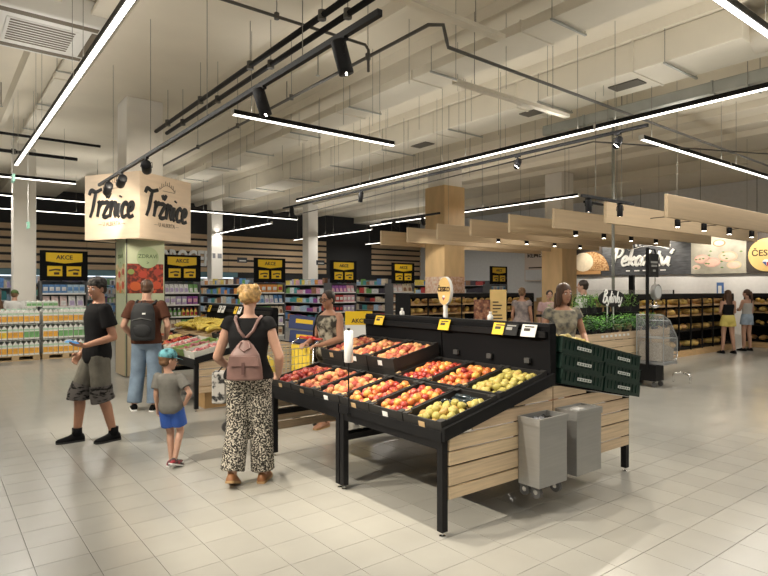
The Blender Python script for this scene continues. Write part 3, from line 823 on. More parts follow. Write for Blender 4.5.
# ---- two steel bins hung on the plank panel
LINER = mat('bin_liner', (.012,.012,.014), .25)
def bin_(x, label, liner, casters):
    t = thing('steel_bin', label, 'bin', (x, 2.555, .22))
    sx, sy, h, e = .325, .185, .485, .006
    b = MB()
    def wall(p): b.hexa(p)
    b.box(0,sx,0,e,0,h).box(0,sx,sy-e,sy,0,h).box(0,e,e,sy-e,0,h).box(sx-e,sx,e,sy-e,0,h).box(e,sx-e,e,sy-e,0,.006)
    b.build('body', STEEL, t)
    b = MB(); r = .008
    b.box(-r,sx+r,-r,e+.004,h-.045,h+.004).box(-r,sx+r,sy-e-.004,sy+.0,h-.045,h+.004).box(-r,e+.004,e+.004,sy-e-.004,h-.045,h+.004).box(sx-e-.004,sx+r,e+.004,sy-e-.004,h-.045,h+.004)
    b.build('rim', STEEL, t)
    if liner:
        b = MB()
        for k in range(10):
            for j in range(6):
                pass
        g = [[(.012+.301*i/9, .012+.161*j/5, h-.03-.06*math.sin(PI*i/9)*math.sin(PI*j/5)+random.uniform(-.01,.01)) for j in range(6)] for i in range(10)]
        vs = [p for r_ in g for p in r_]; b.add(vs, [(i*6+j,(i+1)*6+j,(i+1)*6+j+1,i*6+j+1) for i in range(9) for j in range(5)])
        o = b.build('bin_liner', LINER, t, True)
    else:
        MB().box(.012,sx-.012,.012,sy-.012,h-.02,h-.008).build('lid', STEEL, t)
        MB().box(.10,.20,.05,.13,h-.008,h-.003).build('lid_sticker', mat('lid_plastic', (.65,.66,.66), .25), t)
    if casters:
        for cx in (.05, .275):
            for cy in (.05, .15):
                c = MB().box(cx-.012,cx+.012,cy-.004,cy+.03,-.04,0).build('caster', CHROME, t)
                MB().tube([(cx-.014,cy+.012,-.046),(cx+.014,cy+.012,-.046)], .044, 14).build('wheel', RUBBER, c)
                MB().tube([(cx-.0155,cy+.012,-.046),(cx+.0155,cy+.012,-.046)], .018, 10).build('wheel_hub', CHROME, c)
    MB().box(.04,sx-.04,sy,sy+.012,h-.12,h-.06).build('hook_plate', STEEL, t)
    return t
bin_(3.38, 'stainless steel bin with black liner and castors on the plank panel', True, True)
bin_(3.83, 'stainless steel bin with closed top, farther one on the plank panel', False, False)

# ---- second stand: crates with pale produce, dark crates, bananas
for i in range(6):
    p = (S2[0]-.01, S2[1]+.01+i*.43, deck_z(0)+.016)
    kind = ('white','green','white','black','tan','black')[i]
    c = crate(kind, *p, TH, '%s crate of the banana stand, lower row, %s from the near end' % (kind, ORD[i]), sy=.415, h=.13)
    k = ('radish','radish','radish','apple','onion','apple')[i]
    fill(c, k, '%s in the %s lower crate of the banana stand, %s from near end' % (k, kind, ORD[i]), 'banana stand lower crate %d' % i, 6, 4, sy=.415, h=.14, cat=k)
for i in range(2):
    p = (S2[0]+.565, S2[1]+.01+i*.43, deck_z(.565)+.016+.06)
    c = crate('black', *p, TH, 'black crate of red apples in the upper row of the banana stand, %s one' % ('near' if i == 0 else 'second'), sy=.415, h=.13)
    fill(c, 'apple', 'red apple in the upper row of the banana stand, %s crate' % ('near' if i == 0 else 'second'), 'banana stand upper crate %d' % i, 6, 4, sy=.415, h=.14)
BAN = mat('banana_yellow', (.60,.45,.07), .5, var=.25, scale=9, rnd=.12)
def banana_bunch_mesh():
    b = MB()
    for k in range(5):
        a = -.5+.25*k
        pts = []
        for s in range(6):
            q = -1.1+s*.42
            pts.append((math.sin(a)*(.05+.11*math.cos(q)), .11*math.sin(q)*1.1, .03+.10*math.cos(q)*math.cos(a)))
        b.tube(pts, [.006,.016,.019,.019,.016,.005], 7)
    return b.mesh('banana_bunch', BAN, True)
BANM = banana_bunch_mesh()
for i in range(4):
    p = (S2[0]+.565, S2[1]+.87+i*.43, deck_z(.565)+.016+.02)
    c = crate('tan', *p, TH, 'tan banana box in the upper row, %s from the near end' % ORD[i], sy=.415, h=.13)
    T = Matrix.Translation(p) @ Matrix.Rotation(-TH, 4, 'Y')
    for q in range(9 if i else 6):
        pp = T @ Vector((.10+.17*(q % 3)+random.uniform(-.02,.02), .08+.125*(q//3)+random.uniform(-.02,.02), .085+random.uniform(0,.03)))
        o = link('banana_bunch', BANM, None, pp, (random.uniform(-.3,.3), random.uniform(-.3,.3), random.uniform(0,6.28)))
        tag(o, 'bunch of yellow bananas in the tan box, %s box from the near end' % ORD[i], 'bananas', 'banana bunches in box %d' % i)
# cardboard box under the second stand
t = thing('cardboard_box', 'brown cardboard box on the floor under the banana stand', 'box', (2.95, 7.75, 0))
MB().box(0,.62,0,.4,0,.26).build('box_body', CARDB, t)
MB().box(.0,.62,.195,.205,.26,.263).build('tape', TAN, t)

# ================================================================ box sign and posters on the sign column
INK = mat('sign_black', (.012,.012,.012), .5)
SIGNW = mat('sign_birch', (.78,.62,.46), .55, var=.05, scale=2.0, stretch=(1,1,8))
t = thing('box_sign', 'square pale wood box sign with black script lettering around the column', 'sign', (3.19, 11.76, 2.54), math.radians(30))
b = .665; e = .02
for k in range(4):
    a = k*PI/2
    p = MB().box(-b, b-e, -b, -b+e, 0, 1.2).build('sign_face', SIGNW, t, rot=(0,0,a))
    if k in (0, 3):
        script_text('lettering', ['T','r','z\u030c','n','i','c','e'], 1.12, INK, p, (0,-b-.012,.57), (PI/2,.06,0), .185, .14, .011, 1.22)
        text('small_lettering', '\u2014 U ALBERTA \u2014', .105, mat('sign_brown', (.25,.19,.14), .6), p, (.0,-b-.006,.28), (PI/2,0,0), 0, 0, .003, sx=.8)
        GL = mat('sign_brown', (.25,.19,.14), .6)
        bb = MB()
        pts = [(-.16+.4*q/8, .94+.10*math.sin(PI*q/8)) for q in range(9)]
        for q in range(8): bb.tube([(pts[q][0]-.02,-b-.004,pts[q][1]),(pts[q+1][0]-.02,-b-.004,pts[q+1][1])], .006, 4)
        for q in range(9): bb.tube([(pts[q][0]-.02,-b-.004,pts[q][1]),(pts[q][0]-.02,-b-.004,pts[q][1]+.05+.03*(q % 2))], .005, 4)
        bb.box(-.10,.22,-b-.006,-b-.002,.92,.93)
        bb.build('crate_drawing', GL, p)
MB().box(-b+e,b-e,-.62,-.36,.0,.02).build('inner_brace', SIGNW, t)
MB().box(-b+e,b-e,.36,.62,.0,.02).build('inner_brace', SIGNW, t)
# printed poster cladding round the column
PGREEN = mat('poster_green', (.50,.54,.36), .55, var=.05, scale=3)
t = thing('column_poster', 'pale green printed panel with vegetables wrapped round the sign column', 'poster', (3.19, 11.72, 0))
h = .345
VEG = fruit_mat('poster_vegetables', [(.2,(.12,.02,.01)),(.38,(.55,.07,.03)),(.5,(.62,.20,.05)),(.6,(.25,.28,.08)),(.8,(.66,.50,.3))], .5)
TEAN = mat('poster_tan', (.58,.47,.31), .55)
for ax in (0, 1):
    rz = 0 if ax == 0 else -PI/2
    f = MB().box(-h, h, -h-.012, -h, .02, 2.62).build('panel', PGREEN, t, rot=(0,0,rz))
    MB().box(-h+.02, h-.02, -h-.016, -h-.012, 1.55, 2.1).build('vegetable_print', VEG, f)
    MB().box(-h+.0, h-.0, -h-.018, -h-.012, .02, .95).build('lower_board', TEAN, f)
    MB().box(-h, -h+.02, -h-.02, -h-.012, .02, 2.6).build('edge_trim', mat('trim_dark', (.1,.1,.09), .5), f)
    MB().prism([(.04+.20*math.cos(2*PI*k/24), 2.22+.20*math.sin(2*PI*k/24)) for k in range(24)], 'y', -h-.02, -h-.016).build('round_badge', mat('badge_green', (.38,.46,.26), .5), f)
    text('badge_lettering', 'ZDRAV\u00cd', .10, mat('ink_green', (.08,.12,.05), .6), f, (.04,-h-.022,2.24), (PI/2,0,0), .001, 0, .001)
    text('badge_mark', '>', .08, mat('ink_green', (.08,.12,.05), .6), f, (.04,-h-.022,2.12), (PI/2,0,0), .001, 0, .001)
    for (px, pz, r, c) in ((-.18,1.68,.10,(.62,.12,.03)), (.02,1.62,.085,(.66,.20,.04)), (.2,1.70,.09,(.55,.08,.03)), (-.05,1.90,.08,(.50,.06,.03)), (.22,1.95,.075,(.40,.05,.03)), (-.26,1.95,.06,(.25,.3,.08))):
        MB().prism([(px+r*math.cos(2*PI*k/14), pz+r*.85*math.sin(2*PI*k/14)) for k in range(14)], 'y', -h-.0185, -h-.0165).build('printed_tomato', mat('tomato_%d' % int(c[0]*100), c, .5), f)
    text('panel_lettering', 'B', .05, mat('ink_green', (.08,.12,.05), .6), f, (-.3,-h-.02,1.3), (PI/2,0,0), 0, 0, .001) if False else None

# ================================================================ juice pallets
JW = mat('juice_white', (.80,.80,.76), .45); JO = mat('juice_orange', (.85,.42,.06), .45, var=.25, scale=14); JG = mat('juice_green', (.18,.42,.16), .45, var=.2, scale=10); JT = mat('juice_teal', (.45,.66,.5), .35)
def carton_mesh(flav):
    b = MB(); w, h = .096, .25
    for i in range(3):
        for j in range(3):
            x, y = .005+i*.103, .005+j*.10
            b.m(0).box(x, x+w, y, y+w, 0, h)
            b.m(0).prism([(x,h),(x+w,h),(x+w*.5+.008,h+.055),(x+w*.5-.008,h+.055)], 'y', y, y+w)
            if j == 0:
                b.m(1).box(x+.003, x+w-.003, y-.002, y, .04, .175 if flav else .165)
                b.m(2).box(x+.002, x+w-.002, y-.0018, y, .20, .235)
    b.m(2)
    return b
JP = [carton_mesh(0).mesh('juice_pack', [JW, JO, JT]), carton_mesh(1).mesh('juice_pack', [JW, JG, JT]), carton_mesh(0).mesh('juice_pack', [JW, mat('juice_yellow', (.85,.58,.05), .45, var=.2, scale=12), JG])]
CAPM = MB()
for i in range(3):
    for j in range(3): CAPM.lathe([(.016,0),(.016,.022),(.014,.024)], (.053+i*.103,.053+j*.10,.30), 8)
CAPM = CAPM.mesh('bottle_caps', JT)
PALW = mat('pallet_wood', (.50,.36,.20), .75, var=.12, scale=6)
def pallet(x, y, label):
    t = thing('pallet', label, 'pallet', (x, y, 0), 0, 'wooden pallets')
    for k in range(3):
        MB().box(0,.96,.0+k*.35,.1+k*.35,0,.022).build('bottom_board', PALW, t)
    for k in range(3):
        for j in range(3): MB().box(k*.41,.14+k*.41,j*.35,.1+j*.35,.022,.10).build('block', PALW, t)
    for k in range(5): MB().box(0,.96,k*.175,.12+k*.175,.10,.122).build('top_board', PALW, t)
pallet(1.04, 15.45, 'wooden pallet under the juice packs at the left picture edge')
pallet(2.05, 15.45, 'wooden pallet under the juice packs beside the black T-shirt')
pallet(.03, 15.45, 'wooden pallet under the juice packs just outside the left edge')
for p, x0 in enumerate((1.05, 2.06, .04)):
    for l in range(3):
        for i in range(3):
            for j in range(2):
                o = thing('juice_pack', 'pack of juice cartons, %s layer of the %s pallet, %s %s' % (('bottom','middle','top')[l], ('left','right','outermost left')[p], ('front','rear')[j], ('left','middle','right')[i]), 'juice pack',
                          (x0+i*.316, 15.46+j*.36, .123+l*.362), 0, 'juice packs pallet %d layer %d' % (p, l))
                link('cartons', JP[(2,0,1)[i] if l == 1 and p == 0 else (0 if (l != 1 or i == 0) else 1)], o)
                link('caps', CAPM, o)['kind'] = 'stuff'
                if l < 2: MB().box(.0,.312,.0,.31,.332,.338).build('layer_card', JW, o)
for k in range(2):
    o = thing('juice_pack', 'loose juice pack lying on top of the stacks, %s one' % ('left' if k == 0 else 'right'), 'juice pack', (1.75+k*.33, 15.6, 1.22), 0, 'loose juice packs on top')
    link('cartons', JP[1], o); o.scale = (1,1,.45)

# ================================================================ grocery shelves with promotion signs
SHW = mat('shelf_grey', (.10,.10,.105), .5); SHL = mat('shelf_light', (.50,.50,.50), .5)
PAL = {'white': (.72,.72,.72), 'lav': (.48,.40,.62), 'purple': (.30,.08,.36), 'pink': (.70,.38,.45), 'blue': (.12,.28,.58), 'teal': (.08,.34,.36), 'red': (.52,.06,.06), 'orange': (.75,.32,.08),
       'yellow': (.74,.58,.12), 'green': (.18,.40,.12), 'cream': (.70,.60,.46), 'brown': (.30,.16,.09), 'dark': (.06,.05,.07), 'sky': (.42,.58,.74), 'rose': (.66,.52,.50)}
def pm(k): return mat('pack_'+k, PAL[k], .45, var=.22, scale=18)
def prod_mesh(kind, k, w, d, h):
    b = MB(); kk = (k, w, d, h, kind)
    if kind == 'box':
        b.m(0).box(0,w,0,d,0,h); b.m(1).box(w*.12,w*.88,-.004,0,h*.28,h*.72)
    elif kind == 'bottle':
        r = w*.46
        b.m(0).lathe([(r*.9,0),(r,h*.04),(r,h*.6),(r*.4,h*.8),(r*.38,h*.86)], (w/2,d/2,0), 8); b.m(1).lathe([(r*.45,h*.86),(r*.45,h)], (w/2,d/2,0), 8).box(w*.2,w*.8,d/2-r-.004,d/2-r+.004,h*.15,h*.5)
    else:  # bag
        b.m(0).hexa([(0,0,0),(w,0,0),(w,d,0),(0,d,0),(w*.06,d*.35,h*.86),(w*.94,d*.35,h*.86),(w*.94,d*.65,h*.86),(w*.06,d*.65,h*.86)])
        b.hexa([(w*.04,d*.46,h*.86),(w*.96,d*.46,h*.86),(w*.96,d*.54,h*.86),(w*.04,d*.54,h*.86),(w*.02,d*.46,h),(w*.98,d*.46,h),(w*.98,d*.54,h),(w*.02,d*.54,h)])
        b.m(1).hexa([(w*.15,-.004,h*.1),(w*.85,-.004,h*.1),(w*.85,.004,h*.1),(w*.15,.004,h*.1),(w*.2,d*.2,h*.55),(w*.8,d*.2,h*.55),(w*.8,d*.22,h*.55),(w*.2,d*.22,h*.55)])
    second = {'white':'lav','lav':'white','purple':'pink','pink':'white','blue':'white','teal':'white','red':'white','orange':'white','yellow':'red','green':'white','cream':'brown','brown':'cream','dark':'red','sky':'blue','rose':'white'}[k]
    return b.mesh(kind, [pm(k), pm(second)])
PM = {}
def product(kind, k, w, d, h):
    key = (kind, k, w, d, h)
    if key not in PM: PM[key] = prod_mesh(*key)
    return PM[key]
GOND = [  # centre x, list of shelf rows from bottom: (kind, colours, width, height)
    (2.75, 'behind the juice pallets', [('box',('white','pink'),.16,.26),('box',('white','rose'),.16,.26),('bag',('rose','white'),.17,.27),('bag',('rose','white'),.17,.27),('box',('blue','sky'),.13,.22)]),
    (5.80, 'right of the sign column', [('box',('cream','white'),.14,.26),('bag',('cream','green'),.15,.25),('bottle',('green','yellow'),.11,.24),('box',('white','lav','purple'),.14,.24),('bag',('white','white','green'),.13,.25)]),
    (8.62, 'above the rose backpack', [('box',('white','cream'),.16,.26),('box',('green','white'),.15,.25),('bag',('green','cream'),.13,.24),('bag',('sky','white','blue'),.14,.26),('box',('orange','orange','yellow'),.16,.25)]),
    (11.47, 'above the floral tank top', [('box',('yellow','white'),.15,.26),('bottle',('orange','teal'),.12,.24),('box',('dark','lav'),.14,.22),('box',('red','pink'),.15,.24),('bag',('purple','purple','pink'),.15,.24)]),
    (14.20, 'left of the wood clad column', [('box',('cream','red'),.16,.26),('bag',('cream','red','white'),.15,.25),('box',('brown','cream'),.15,.24),('bag',('brown','cream'),.16,.25),('bag',('rose','cream'),.22,.30)]),
    (16.95, 'hidden behind the wood clad column', [('box',('dark','red'),.16,.24),('box',('dark','cream'),.16,.24),('box',('red','brown'),.16,.24),('bottle',('yellow','red'),.12,.24),('bottle',('yellow','green'),.12,.24)]),
    (19.65, 'right of the wood clad column', [('box',('dark','blue'),.16,.24),('box',('dark','red'),.16,.24),('box',('red','dark'),.16,.24),('bag',('dark','rose'),.14,.24),('box',('sky','white'),.16,.24)]),
]
GY = 17.0
for gi, (gx, where, rows) in enumerate(GOND):
    g = thing('shelf_unit', 'dark shelf end unit under the promotion sign %s' % where, 'shelf', (gx, GY, 0), 0, 'grocery shelf end units')
    MB().box(-.52,.52,.42,.46,0,1.84).build('back_panel', SHW, g)
    MB().box(-.54,-.50,-.02,.46,0,1.84).build('side_panel', SHW, g)
    MB().box(.50,.54,-.02,.46,0,1.84).build('side_panel', SHW, g)
    MB().box(-.50,.50,.0,.42,0,.12).build('plinth', SHL, g)
    for si in range(5):
        z = .12+si*.345
        MB().box(-.498,.498,-.015,.42,z,z+.022).build('shelf_board', SHL if gi < 4 else SHW, g)
        MB().box(-.498,.498,-.02,-.015,z-.012,z+.03).build('price_strip', PAPER, g)
        kind, cols, w, h = rows[si]
        n = int(.98/(w+.006))
        for q in range(n):
            k = cols[(q*len(cols))//n] if gi != 6 else cols[q % len(cols)]
            sc = product(kind, k, w, .14, h)
            o = link({'box':'carton','bottle':'bottle','bag':'bag'}[kind], sc, None, (gx-.49+q*(.98/n), GY+.02, z+.023))
            tag(o, '%s %s on the %s shelf %s' % ({'white':'white','lav':'lilac','sky':'pale blue','dark':'dark','rose':'pale pink'}.get(k,k), {'box':'carton','bottle':'bottle','bag':'bag'}[kind], ('lowest','second','middle','fourth','top')[si], where),
                {'box':'carton','bottle':'bottle','bag':'bag'}[kind], 'goods on shelf %d of unit %d' % (si, gi))
    # promotion sign
    s = thing('promotion_sign', 'black promotion board with yellow panels above the shelf unit %s' % where, 'sign', (gx, GY+.0, 1.842), 0, 'black and yellow promotion boards')
    MB().box(-.55,.55,.0,.05,0,.78).build('board', BLACKM, s)
    MB().prism([(-.42,.50),(0,.45),(.42,.50),(.42,.72),(-.42,.72)], 'y', -.012, 0).build('yellow_header', YELLOW, s)
    text('header_lettering', 'AKCE', .15, mat('ink_brown', (.06,.035,.02), .6), s, (0,-.016,.60), (PI/2,0,0), .003, 0, .002)
    for sx in (-.22, .22):
        pnl = MB().box(sx-.17,sx+.17,-.012,0,.12,.38).build('price_panel', YELLOW, s)
        MB().prism([(sx-.13,.24),(sx+.02,.27),(sx+.13,.25),(sx+.13,.30),(sx+.02,.31),(sx-.13,.28)], 'y', -.015,-.012).build('price_print', mat('ink_brown', (.06,.035,.02), .6), pnl)
        MB().box(sx-.02,sx+.10,-.015,-.012,.16,.22).build('price_print', mat('ink_brown', (.06,.035,.02), .6), pnl)
    # long gondola behind with its left face in view
    L = 7.4
    lg = thing('long_shelf', 'long grocery shelf behind the unit %s' % where, 'shelf', (gx, GY+.47, 0), 0, 'long grocery shelves')
    MB().box(-.02,.02,0,L,0,2.0).build('back_panel', SHW, lg)
    MB().box(-.5,.5,0,L,0,.12).build('plinth', SHL, lg)
    bs = MB(); allc = list(PAL); rr = random.Random(gi*11+3)
    cset = sum([list(r[1]) for r in rows], []) + ['white','sky','dark','green','cream','brown','teal','blue']
    for si in range(6):
        z = .12+si*.33
        MB().box(-.5,.5,0,L,z,z+.02).build('shelf_board', SHL, lg)
        if gi == 0 and False: continue
        y = .02
        while y < L-.2:
            ci = rr.randrange(len(cset)); wq = rr.choice((.075,.09,.11)); nq = rr.randint(2,4); hq = rr.uniform(.13,.24)
            for q in range(nq):
                if y > L-.2: break
                bs.m(ci).box(-.49,-.36,y,y+wq-.008,z+.021,z+.021+hq); y += wq
    so = bs.build('packaged_goods', [pm(c) for c in cset], None, loc=(gx, GY+.47, 0))
    tag(so, 'rows of packaged goods on the long shelf behind the unit %s' % where, 'goods', kind='stuff')
    # small blade signs
    if gi in (1,2,3):
        bsn = thing('aisle_sign', 'small dark aisle sign left of the promotion board %s' % where, 'sign', (gx-.95, GY+.005, 2.45), 0, 'small aisle signs')
        MB().box(-.16,.16,0,.02,0,.16).build('plate', mat('aisle_dark', (.05,.06,.08), .5), bsn)
        MB().box(-.10,.12,-.004,0,.04,.08).build('print', PAPER, bsn)
        MB().tube([(.16,.01,.08),(.52,.01,.08)], .012, 6).build('bracket', BLACK, bsn)

# back wall chilled cabinets, lettering, upper dark band
CABW = mat('cabinet_white', (.72,.74,.76), .4)
CABL = mat('cabinet_lamp', (.8,.9,1.0), .4, emit=2.2)
for k in range(4):
    c = thing('wall_cabinet', 'tall white chilled cabinet on the back wall, %s from the left' % ORD[k], 'cabinet', (-3.6+k*3.7, 25.1, 0), 0, 'chilled wall cabinets')
    MB().box(0,3.6,.7,.82,0,2.15).build('back_panel', CABW, c)
    MB().box(0,3.6,0,.82,2.15,2.38).build('canopy', mat('cabinet_teal', (.10,.20,.24), .5), c)
    MB().box(.05,3.55,.0,.05,2.11,2.145).build('lamp_strip', CABL, c)
    MB().box(0,.04,0,.82,0,2.15).build('side_panel', CABW, c); MB().box(3.56,3.6,0,.82,0,2.15).build('side_panel', CABW, c)
    for z in (.3,.75,1.2,1.65): MB().box(.04,3.56,.15,.7,z,z+.03).build('shelf_board', CABW, c)
    bs = MB(); rr = random.Random(k); cset = ['white','sky','cream','teal','rose','lav','blue']
    for z in (.3,.75,1.2,1.65):
        x = .08
        while x < 3.4:
            w_ = rr.choice((.1,.13,.16)); bs.m(rr.randrange(7)).box(x,x+w_-.01,.2,.4,z+.031,z+.03+rr.uniform(.2,.36)); x += w_
    tag(bs.build('chilled_goods', [pm(q) for q in cset], None, loc=(-3.6+k*3.7,25.1,0)), 'rows of chilled goods in the wall cabinet, %s from the left' % ORD[k], 'goods', kind='stuff')
t = tag(text('wall_lettering', 'DROGERIE', .95, PAPER, None, (9.2,25.86,2.98), (PI/2,0,0), .03, 0, .04), 'large white block lettering on the slatted back wall', 'lettering')
t.scale = (2.75/t.dimensions.x, 1, 1)

# ================================================================ wood cladding of columns 2 and 3
CLAD = mat('clad_wood', (.66,.46,.24), .5, var=.10, scale=1.6, stretch=(3,3,.8))
t = thing('column_cladding', 'light wood cladding with food photo posters, on the column behind the stand', 'cladding', (11.75, 12.2, 0))
FOOD = fruit_mat('poster_food', [(.2,(.05,.02,.02)),(.4,(.25,.09,.05)),(.55,(.5,.28,.16)),(.7,(.62,.40,.3)),(.9,(.7,.6,.5))], .5)
for k, (x0,x1,y0,y1) in enumerate(((-.40,.40,-.40,-.352),(-.40,-.352,-.351,.40),(.352,.40,-.351,.40),(-.351,.351,.352,.40))):
    f = MB().box(x0,x1,y0,y1,0,4.55).build('board', CLAD, t)
    if k == 0:
        MB().box(x0+.03,x1-.0,y0-.008,y0,1.05,1.98).build('food_photo', FOOD, f)
        for q in range(5): MB().box(x0+.1,x0+.42,y0-.012,y0-.008,.72+q*.055,.735+q*.055).build('small_print', mat('ink_brown', (.06,.035,.02), .6), f)
        MB().box(x0+.03,x1,y0-.006,y0,.5,1.05).build('gold_panel', GOLD, f)
    if k == 1:
        MB().box(x0-.008,x0,y0-.04,y1-.03,1.05,1.98).build('food_photo', FOOD, f)
        MB().box(x0-.006,x0,y0-.04,y1-.03,.5,1.05).build('gold_panel', GOLD, f)
t = thing('column_cladding', 'plain light wood cladding on the column beside the bakery', 'cladding', (16.6, 11.75, 0))
for x0,x1,y0,y1 in ((-.40,.40,-.40,-.34),(-.40,-.34,-.339,.40),(.34,.40,-.339,.40),(-.339,.339,.34,.40)):
    MB().box(x0,x1,y0,y1,0,3.6).build('board', CLAD, t)

# tan poster stand behind the ridge
t = thing('poster_stand', 'tan poster board with brown print standing behind the fruit stand', 'poster', (7.55, 6.55, 0), math.radians(-30))
MB().box(-.14,.14,-.015,.015,.62,1.62).build('board', GOLD, t)
MB().box(-.42,-.145,-.02,.01,.8,1.45).build('bread_photo', FOOD, t)
for q, w_ in enumerate((.10,.16,.14,.08,.16,.17,.12)): MB().box(-.1,-.1+w_,-.019,-.015,1.40-q*.055,1.42-q*.055).build('print_line', mat('ink_brown', (.06,.035,.02), .6), t)
MB().tube([(0,0,.02),(0,0,.64)], .015, 8).build('post', BLACK, t)
MB().lathe([(.16,0),(.16,.015),(.02,.025)], n=18).build('foot', BLACK, t)
# yellow and white poster beside the floral tank top
t = thing('promo_poster', 'yellow and white floor poster behind the floral tank top', 'poster', (5.95, 8.35, 0), math.radians(-32))
MB().box(-.24,.24,-.015,.015,.62,1.0).build('white_part', PAPER, t)
MB().box(-.24,.24,-.018,.015,1.0,1.24).build('yellow_part', YELLOW, t)
text('lettering', 'AKCE', .10, mat('ink_brown', (.06,.035,.02), .6), t, (0,-.022,1.07), (PI/2,0,0), .003, 0, .001)
MB().tube([(0,0,.02),(0,0,.63)], .015, 8).build('post', BLACK, t)
MB().box(-.2,.2,-.14,.14,0,.02).build('foot', BLACK, t)
# blue leaflet display by the trolley
t = thing('leaflet_display', 'dark blue display with yellow stripes behind the shopping trolley', 'display', (5.45, 9.40, 0), math.radians(-25))
MB().box(-.28,.28,.0,.3,0,.55).build('base', BLACK, t)
for k in range(2):
    f = MB().box(-.26,.26,-.012,.012,-.13,.13).build('blue_panel', mat('promo_blue', (.03,.05,.16), .5), t, loc=(0,.02+.1*k,.72+.28*k), rot=(-.35,.12,0))
    MB().box(-.14,.18,-.016,-.012,-.02,.06).build('yellow_stripe', YELLOW, f)

# ================================================================ bakery wall, counters, bread shelves
SLATE = mat('slate_print', (.018,.019,.022), .55, col2=(.10,.105,.12), var=.25, scale=3, stretch=(1,1,5))
bw = thing('bakery_banner', 'long dark slate banner with white script lettering over the bakery', 'banner', (22.93, 12.0, 2.2))
MB().box(0,.06,-1.7,5.2,0,1.5).build('slate_panel', SLATE, bw)
LW = mat('lettering_white', (.9,.9,.88), .5)
script_text('lettering', ['P','e','k','a','r\u030c','s','t','v','i\u0301'], 2.5, LW, bw, (-.03,.27,.62), (PI/2,.03,-PI/2), .16, .2, .02, .92)
def dashes(n, w, z, y0, gap, p, m, h=.05):
    for k in range(n): MB().box(-.006,0,y0-k*(w+gap)-w*(.6+.4*((k*7) % 3)/2),y0-k*(w+gap),z,z+h).build('small_print', m, p)
dashes(5, .28, .16, .95, .08, bw, LW)
pts = [(-.85+1.7*q/10, 1.08+.16*math.sin(PI*q/10)) for q in range(11)]
for q in range(11): MB().box(-.006,0,pts[q][0]-.05,pts[q][0]+.05,pts[q][1],pts[q][1]+.13).build('arc_mark', LW, bw)
for q in range(10): MB().tube([(-.004,pts[q][0],pts[q][1]-.06),(-.004,pts[q+1][0],pts[q+1][1]-.06)], .012, 4).build('arc_line', LW, bw)
LOAF = fruit_mat('bread_print', [(.25,(.30,.14,.05)),(.5,(.62,.40,.2)),(.75,(.85,.72,.55))], .6)
t = thing('bread_photo_panel', 'banner photo of a sliced bread loaf beside the plain wood column', 'photo panel', (22.90, 14.6, 2.2))
MB().box(0,.03,-.55,2.0,0,1.5).build('panel', mat('photo_dark', (.05,.04,.035), .6), t)
MB().prism([(.9*math.cos(PI*k/16), .22+.85*math.sin(PI*k/16)) for k in range(17)], 'x', -.01, 0).build('loaf_print', LOAF, t)
MB().prism([(.35+.5*math.cos(2*PI*k/16), .62+.42*math.sin(2*PI*k/16)) for k in range(16)], 'x', -.014, -.01).build('slice_print', mat('slice_cream', (.86,.74,.56), .6, var=.08, scale=8), t)
MB().box(-.01,0,-.5,1.2,.08,.24).build('board_print', mat('board_brown', (.55,.30,.12), .6), t)
t = thing('ham_photo_panel', 'bright banner photo of ham slices and herbs', 'photo panel', (22.90, 9.35, 2.2))
MB().box(0,.03,-.95,.95,0,1.5).build('panel', mat('photo_bright', (.60,.57,.50), .6, col2=(.30,.28,.22), var=.3, scale=2.5), t)
for (y,z,r,c) in ((.55,.55,.28,(.75,.42,.36)),(.2,.42,.3,(.72,.45,.38)),(-.35,.62,.32,(.78,.46,.33)),(-.05,1.12,.22,(.55,.22,.10)),(.75,.25,.15,(.78,.62,.5)),(-.55,.3,.25,(.68,.55,.35))):
    p = MB().prism([(y+r*math.cos(2*PI*k/18), z+r*.6*math.sin(2*PI*k/18)) for k in range(18)], 'x', -.008, 0).build('ham_print', mat('ham_%d_%d' % (c[0]*100, c[1]*100), c, .6, var=.1), t)
    MB().prism([(y+r*.8*math.cos(2*PI*k/18), z+r*.45*math.sin(2*PI*k/18)) for k in range(18)], 'x', -.011, -.008).build('ham_face_print', mat('ham_face', (.80,.55,.46), .6, var=.1, scale=6), p)
for k in range(14):
    y, z = random.uniform(-.8,.85), random.uniform(.1,.9)
    MB().prism([(y-.06,z),(y,z+.03),(y+.06,z),(y,z-.03)], 'x', -.014, -.011).build('herb_print', mat('herb_print', (.12,.25,.07), .6), t)
t = thing('round_banner_sign', 'dark banner end with a yellow disc reading a country name', 'sign', (22.90, 7.75, 2.2))
MB().box(0,.03,-3.5,.62,0,1.5).build('panel', mat('photo_dark', (.05,.04,.035), .6), t)
MB().prism([(.0+.58*math.cos(2*PI*k/36), .62+.58*math.sin(2*PI*k/36)) for k in range(36)], 'x', -.02, 0).build('disc', GOLD, t)
text('disc_lettering', '\u010cESKO', .30, mat('ink_brown', (.06,.035,.02), .6), t, (-.024,0,.68), (PI/2,0,-PI/2), .006, 0, .002)
MB().prism([(-.14,.38),(0,.2),(.14,.38),(.07,.46),(-.07,.46)], 'x', -.026,-.02).build('heart_flag', PAPER, t)
MB().prism([(-.14,.38),(0,.2),(0,.36)], 'x', -.03,-.026).build('heart_flag', HR, t)
MB().prism([(0,.22),(.14,.38),(.02,.38)], 'x', -.03,-.026).build('heart_flag', HB, t)
t = thing('counter_sign', 'white panel with a craft word beside the dark corner, left of the plain column', 'sign', (22.85, 17.6, 2.0))
MB().box(0,.06,-.75,.55,0,2.0).build('panel', mat('panel_pink', (.80,.68,.60), .5), t)
text('lettering', '\u0158EMES', .34, mat('ink_brown', (.06,.035,.02), .6), t, (-.004,-.1,1.25), (PI/2,0,-PI/2), .006, 0, .002)
MB().box(-.006,0,-.55,.3,.62,.68).build('print_line', mat('ink_brown', (.06,.035,.02), .6), t)
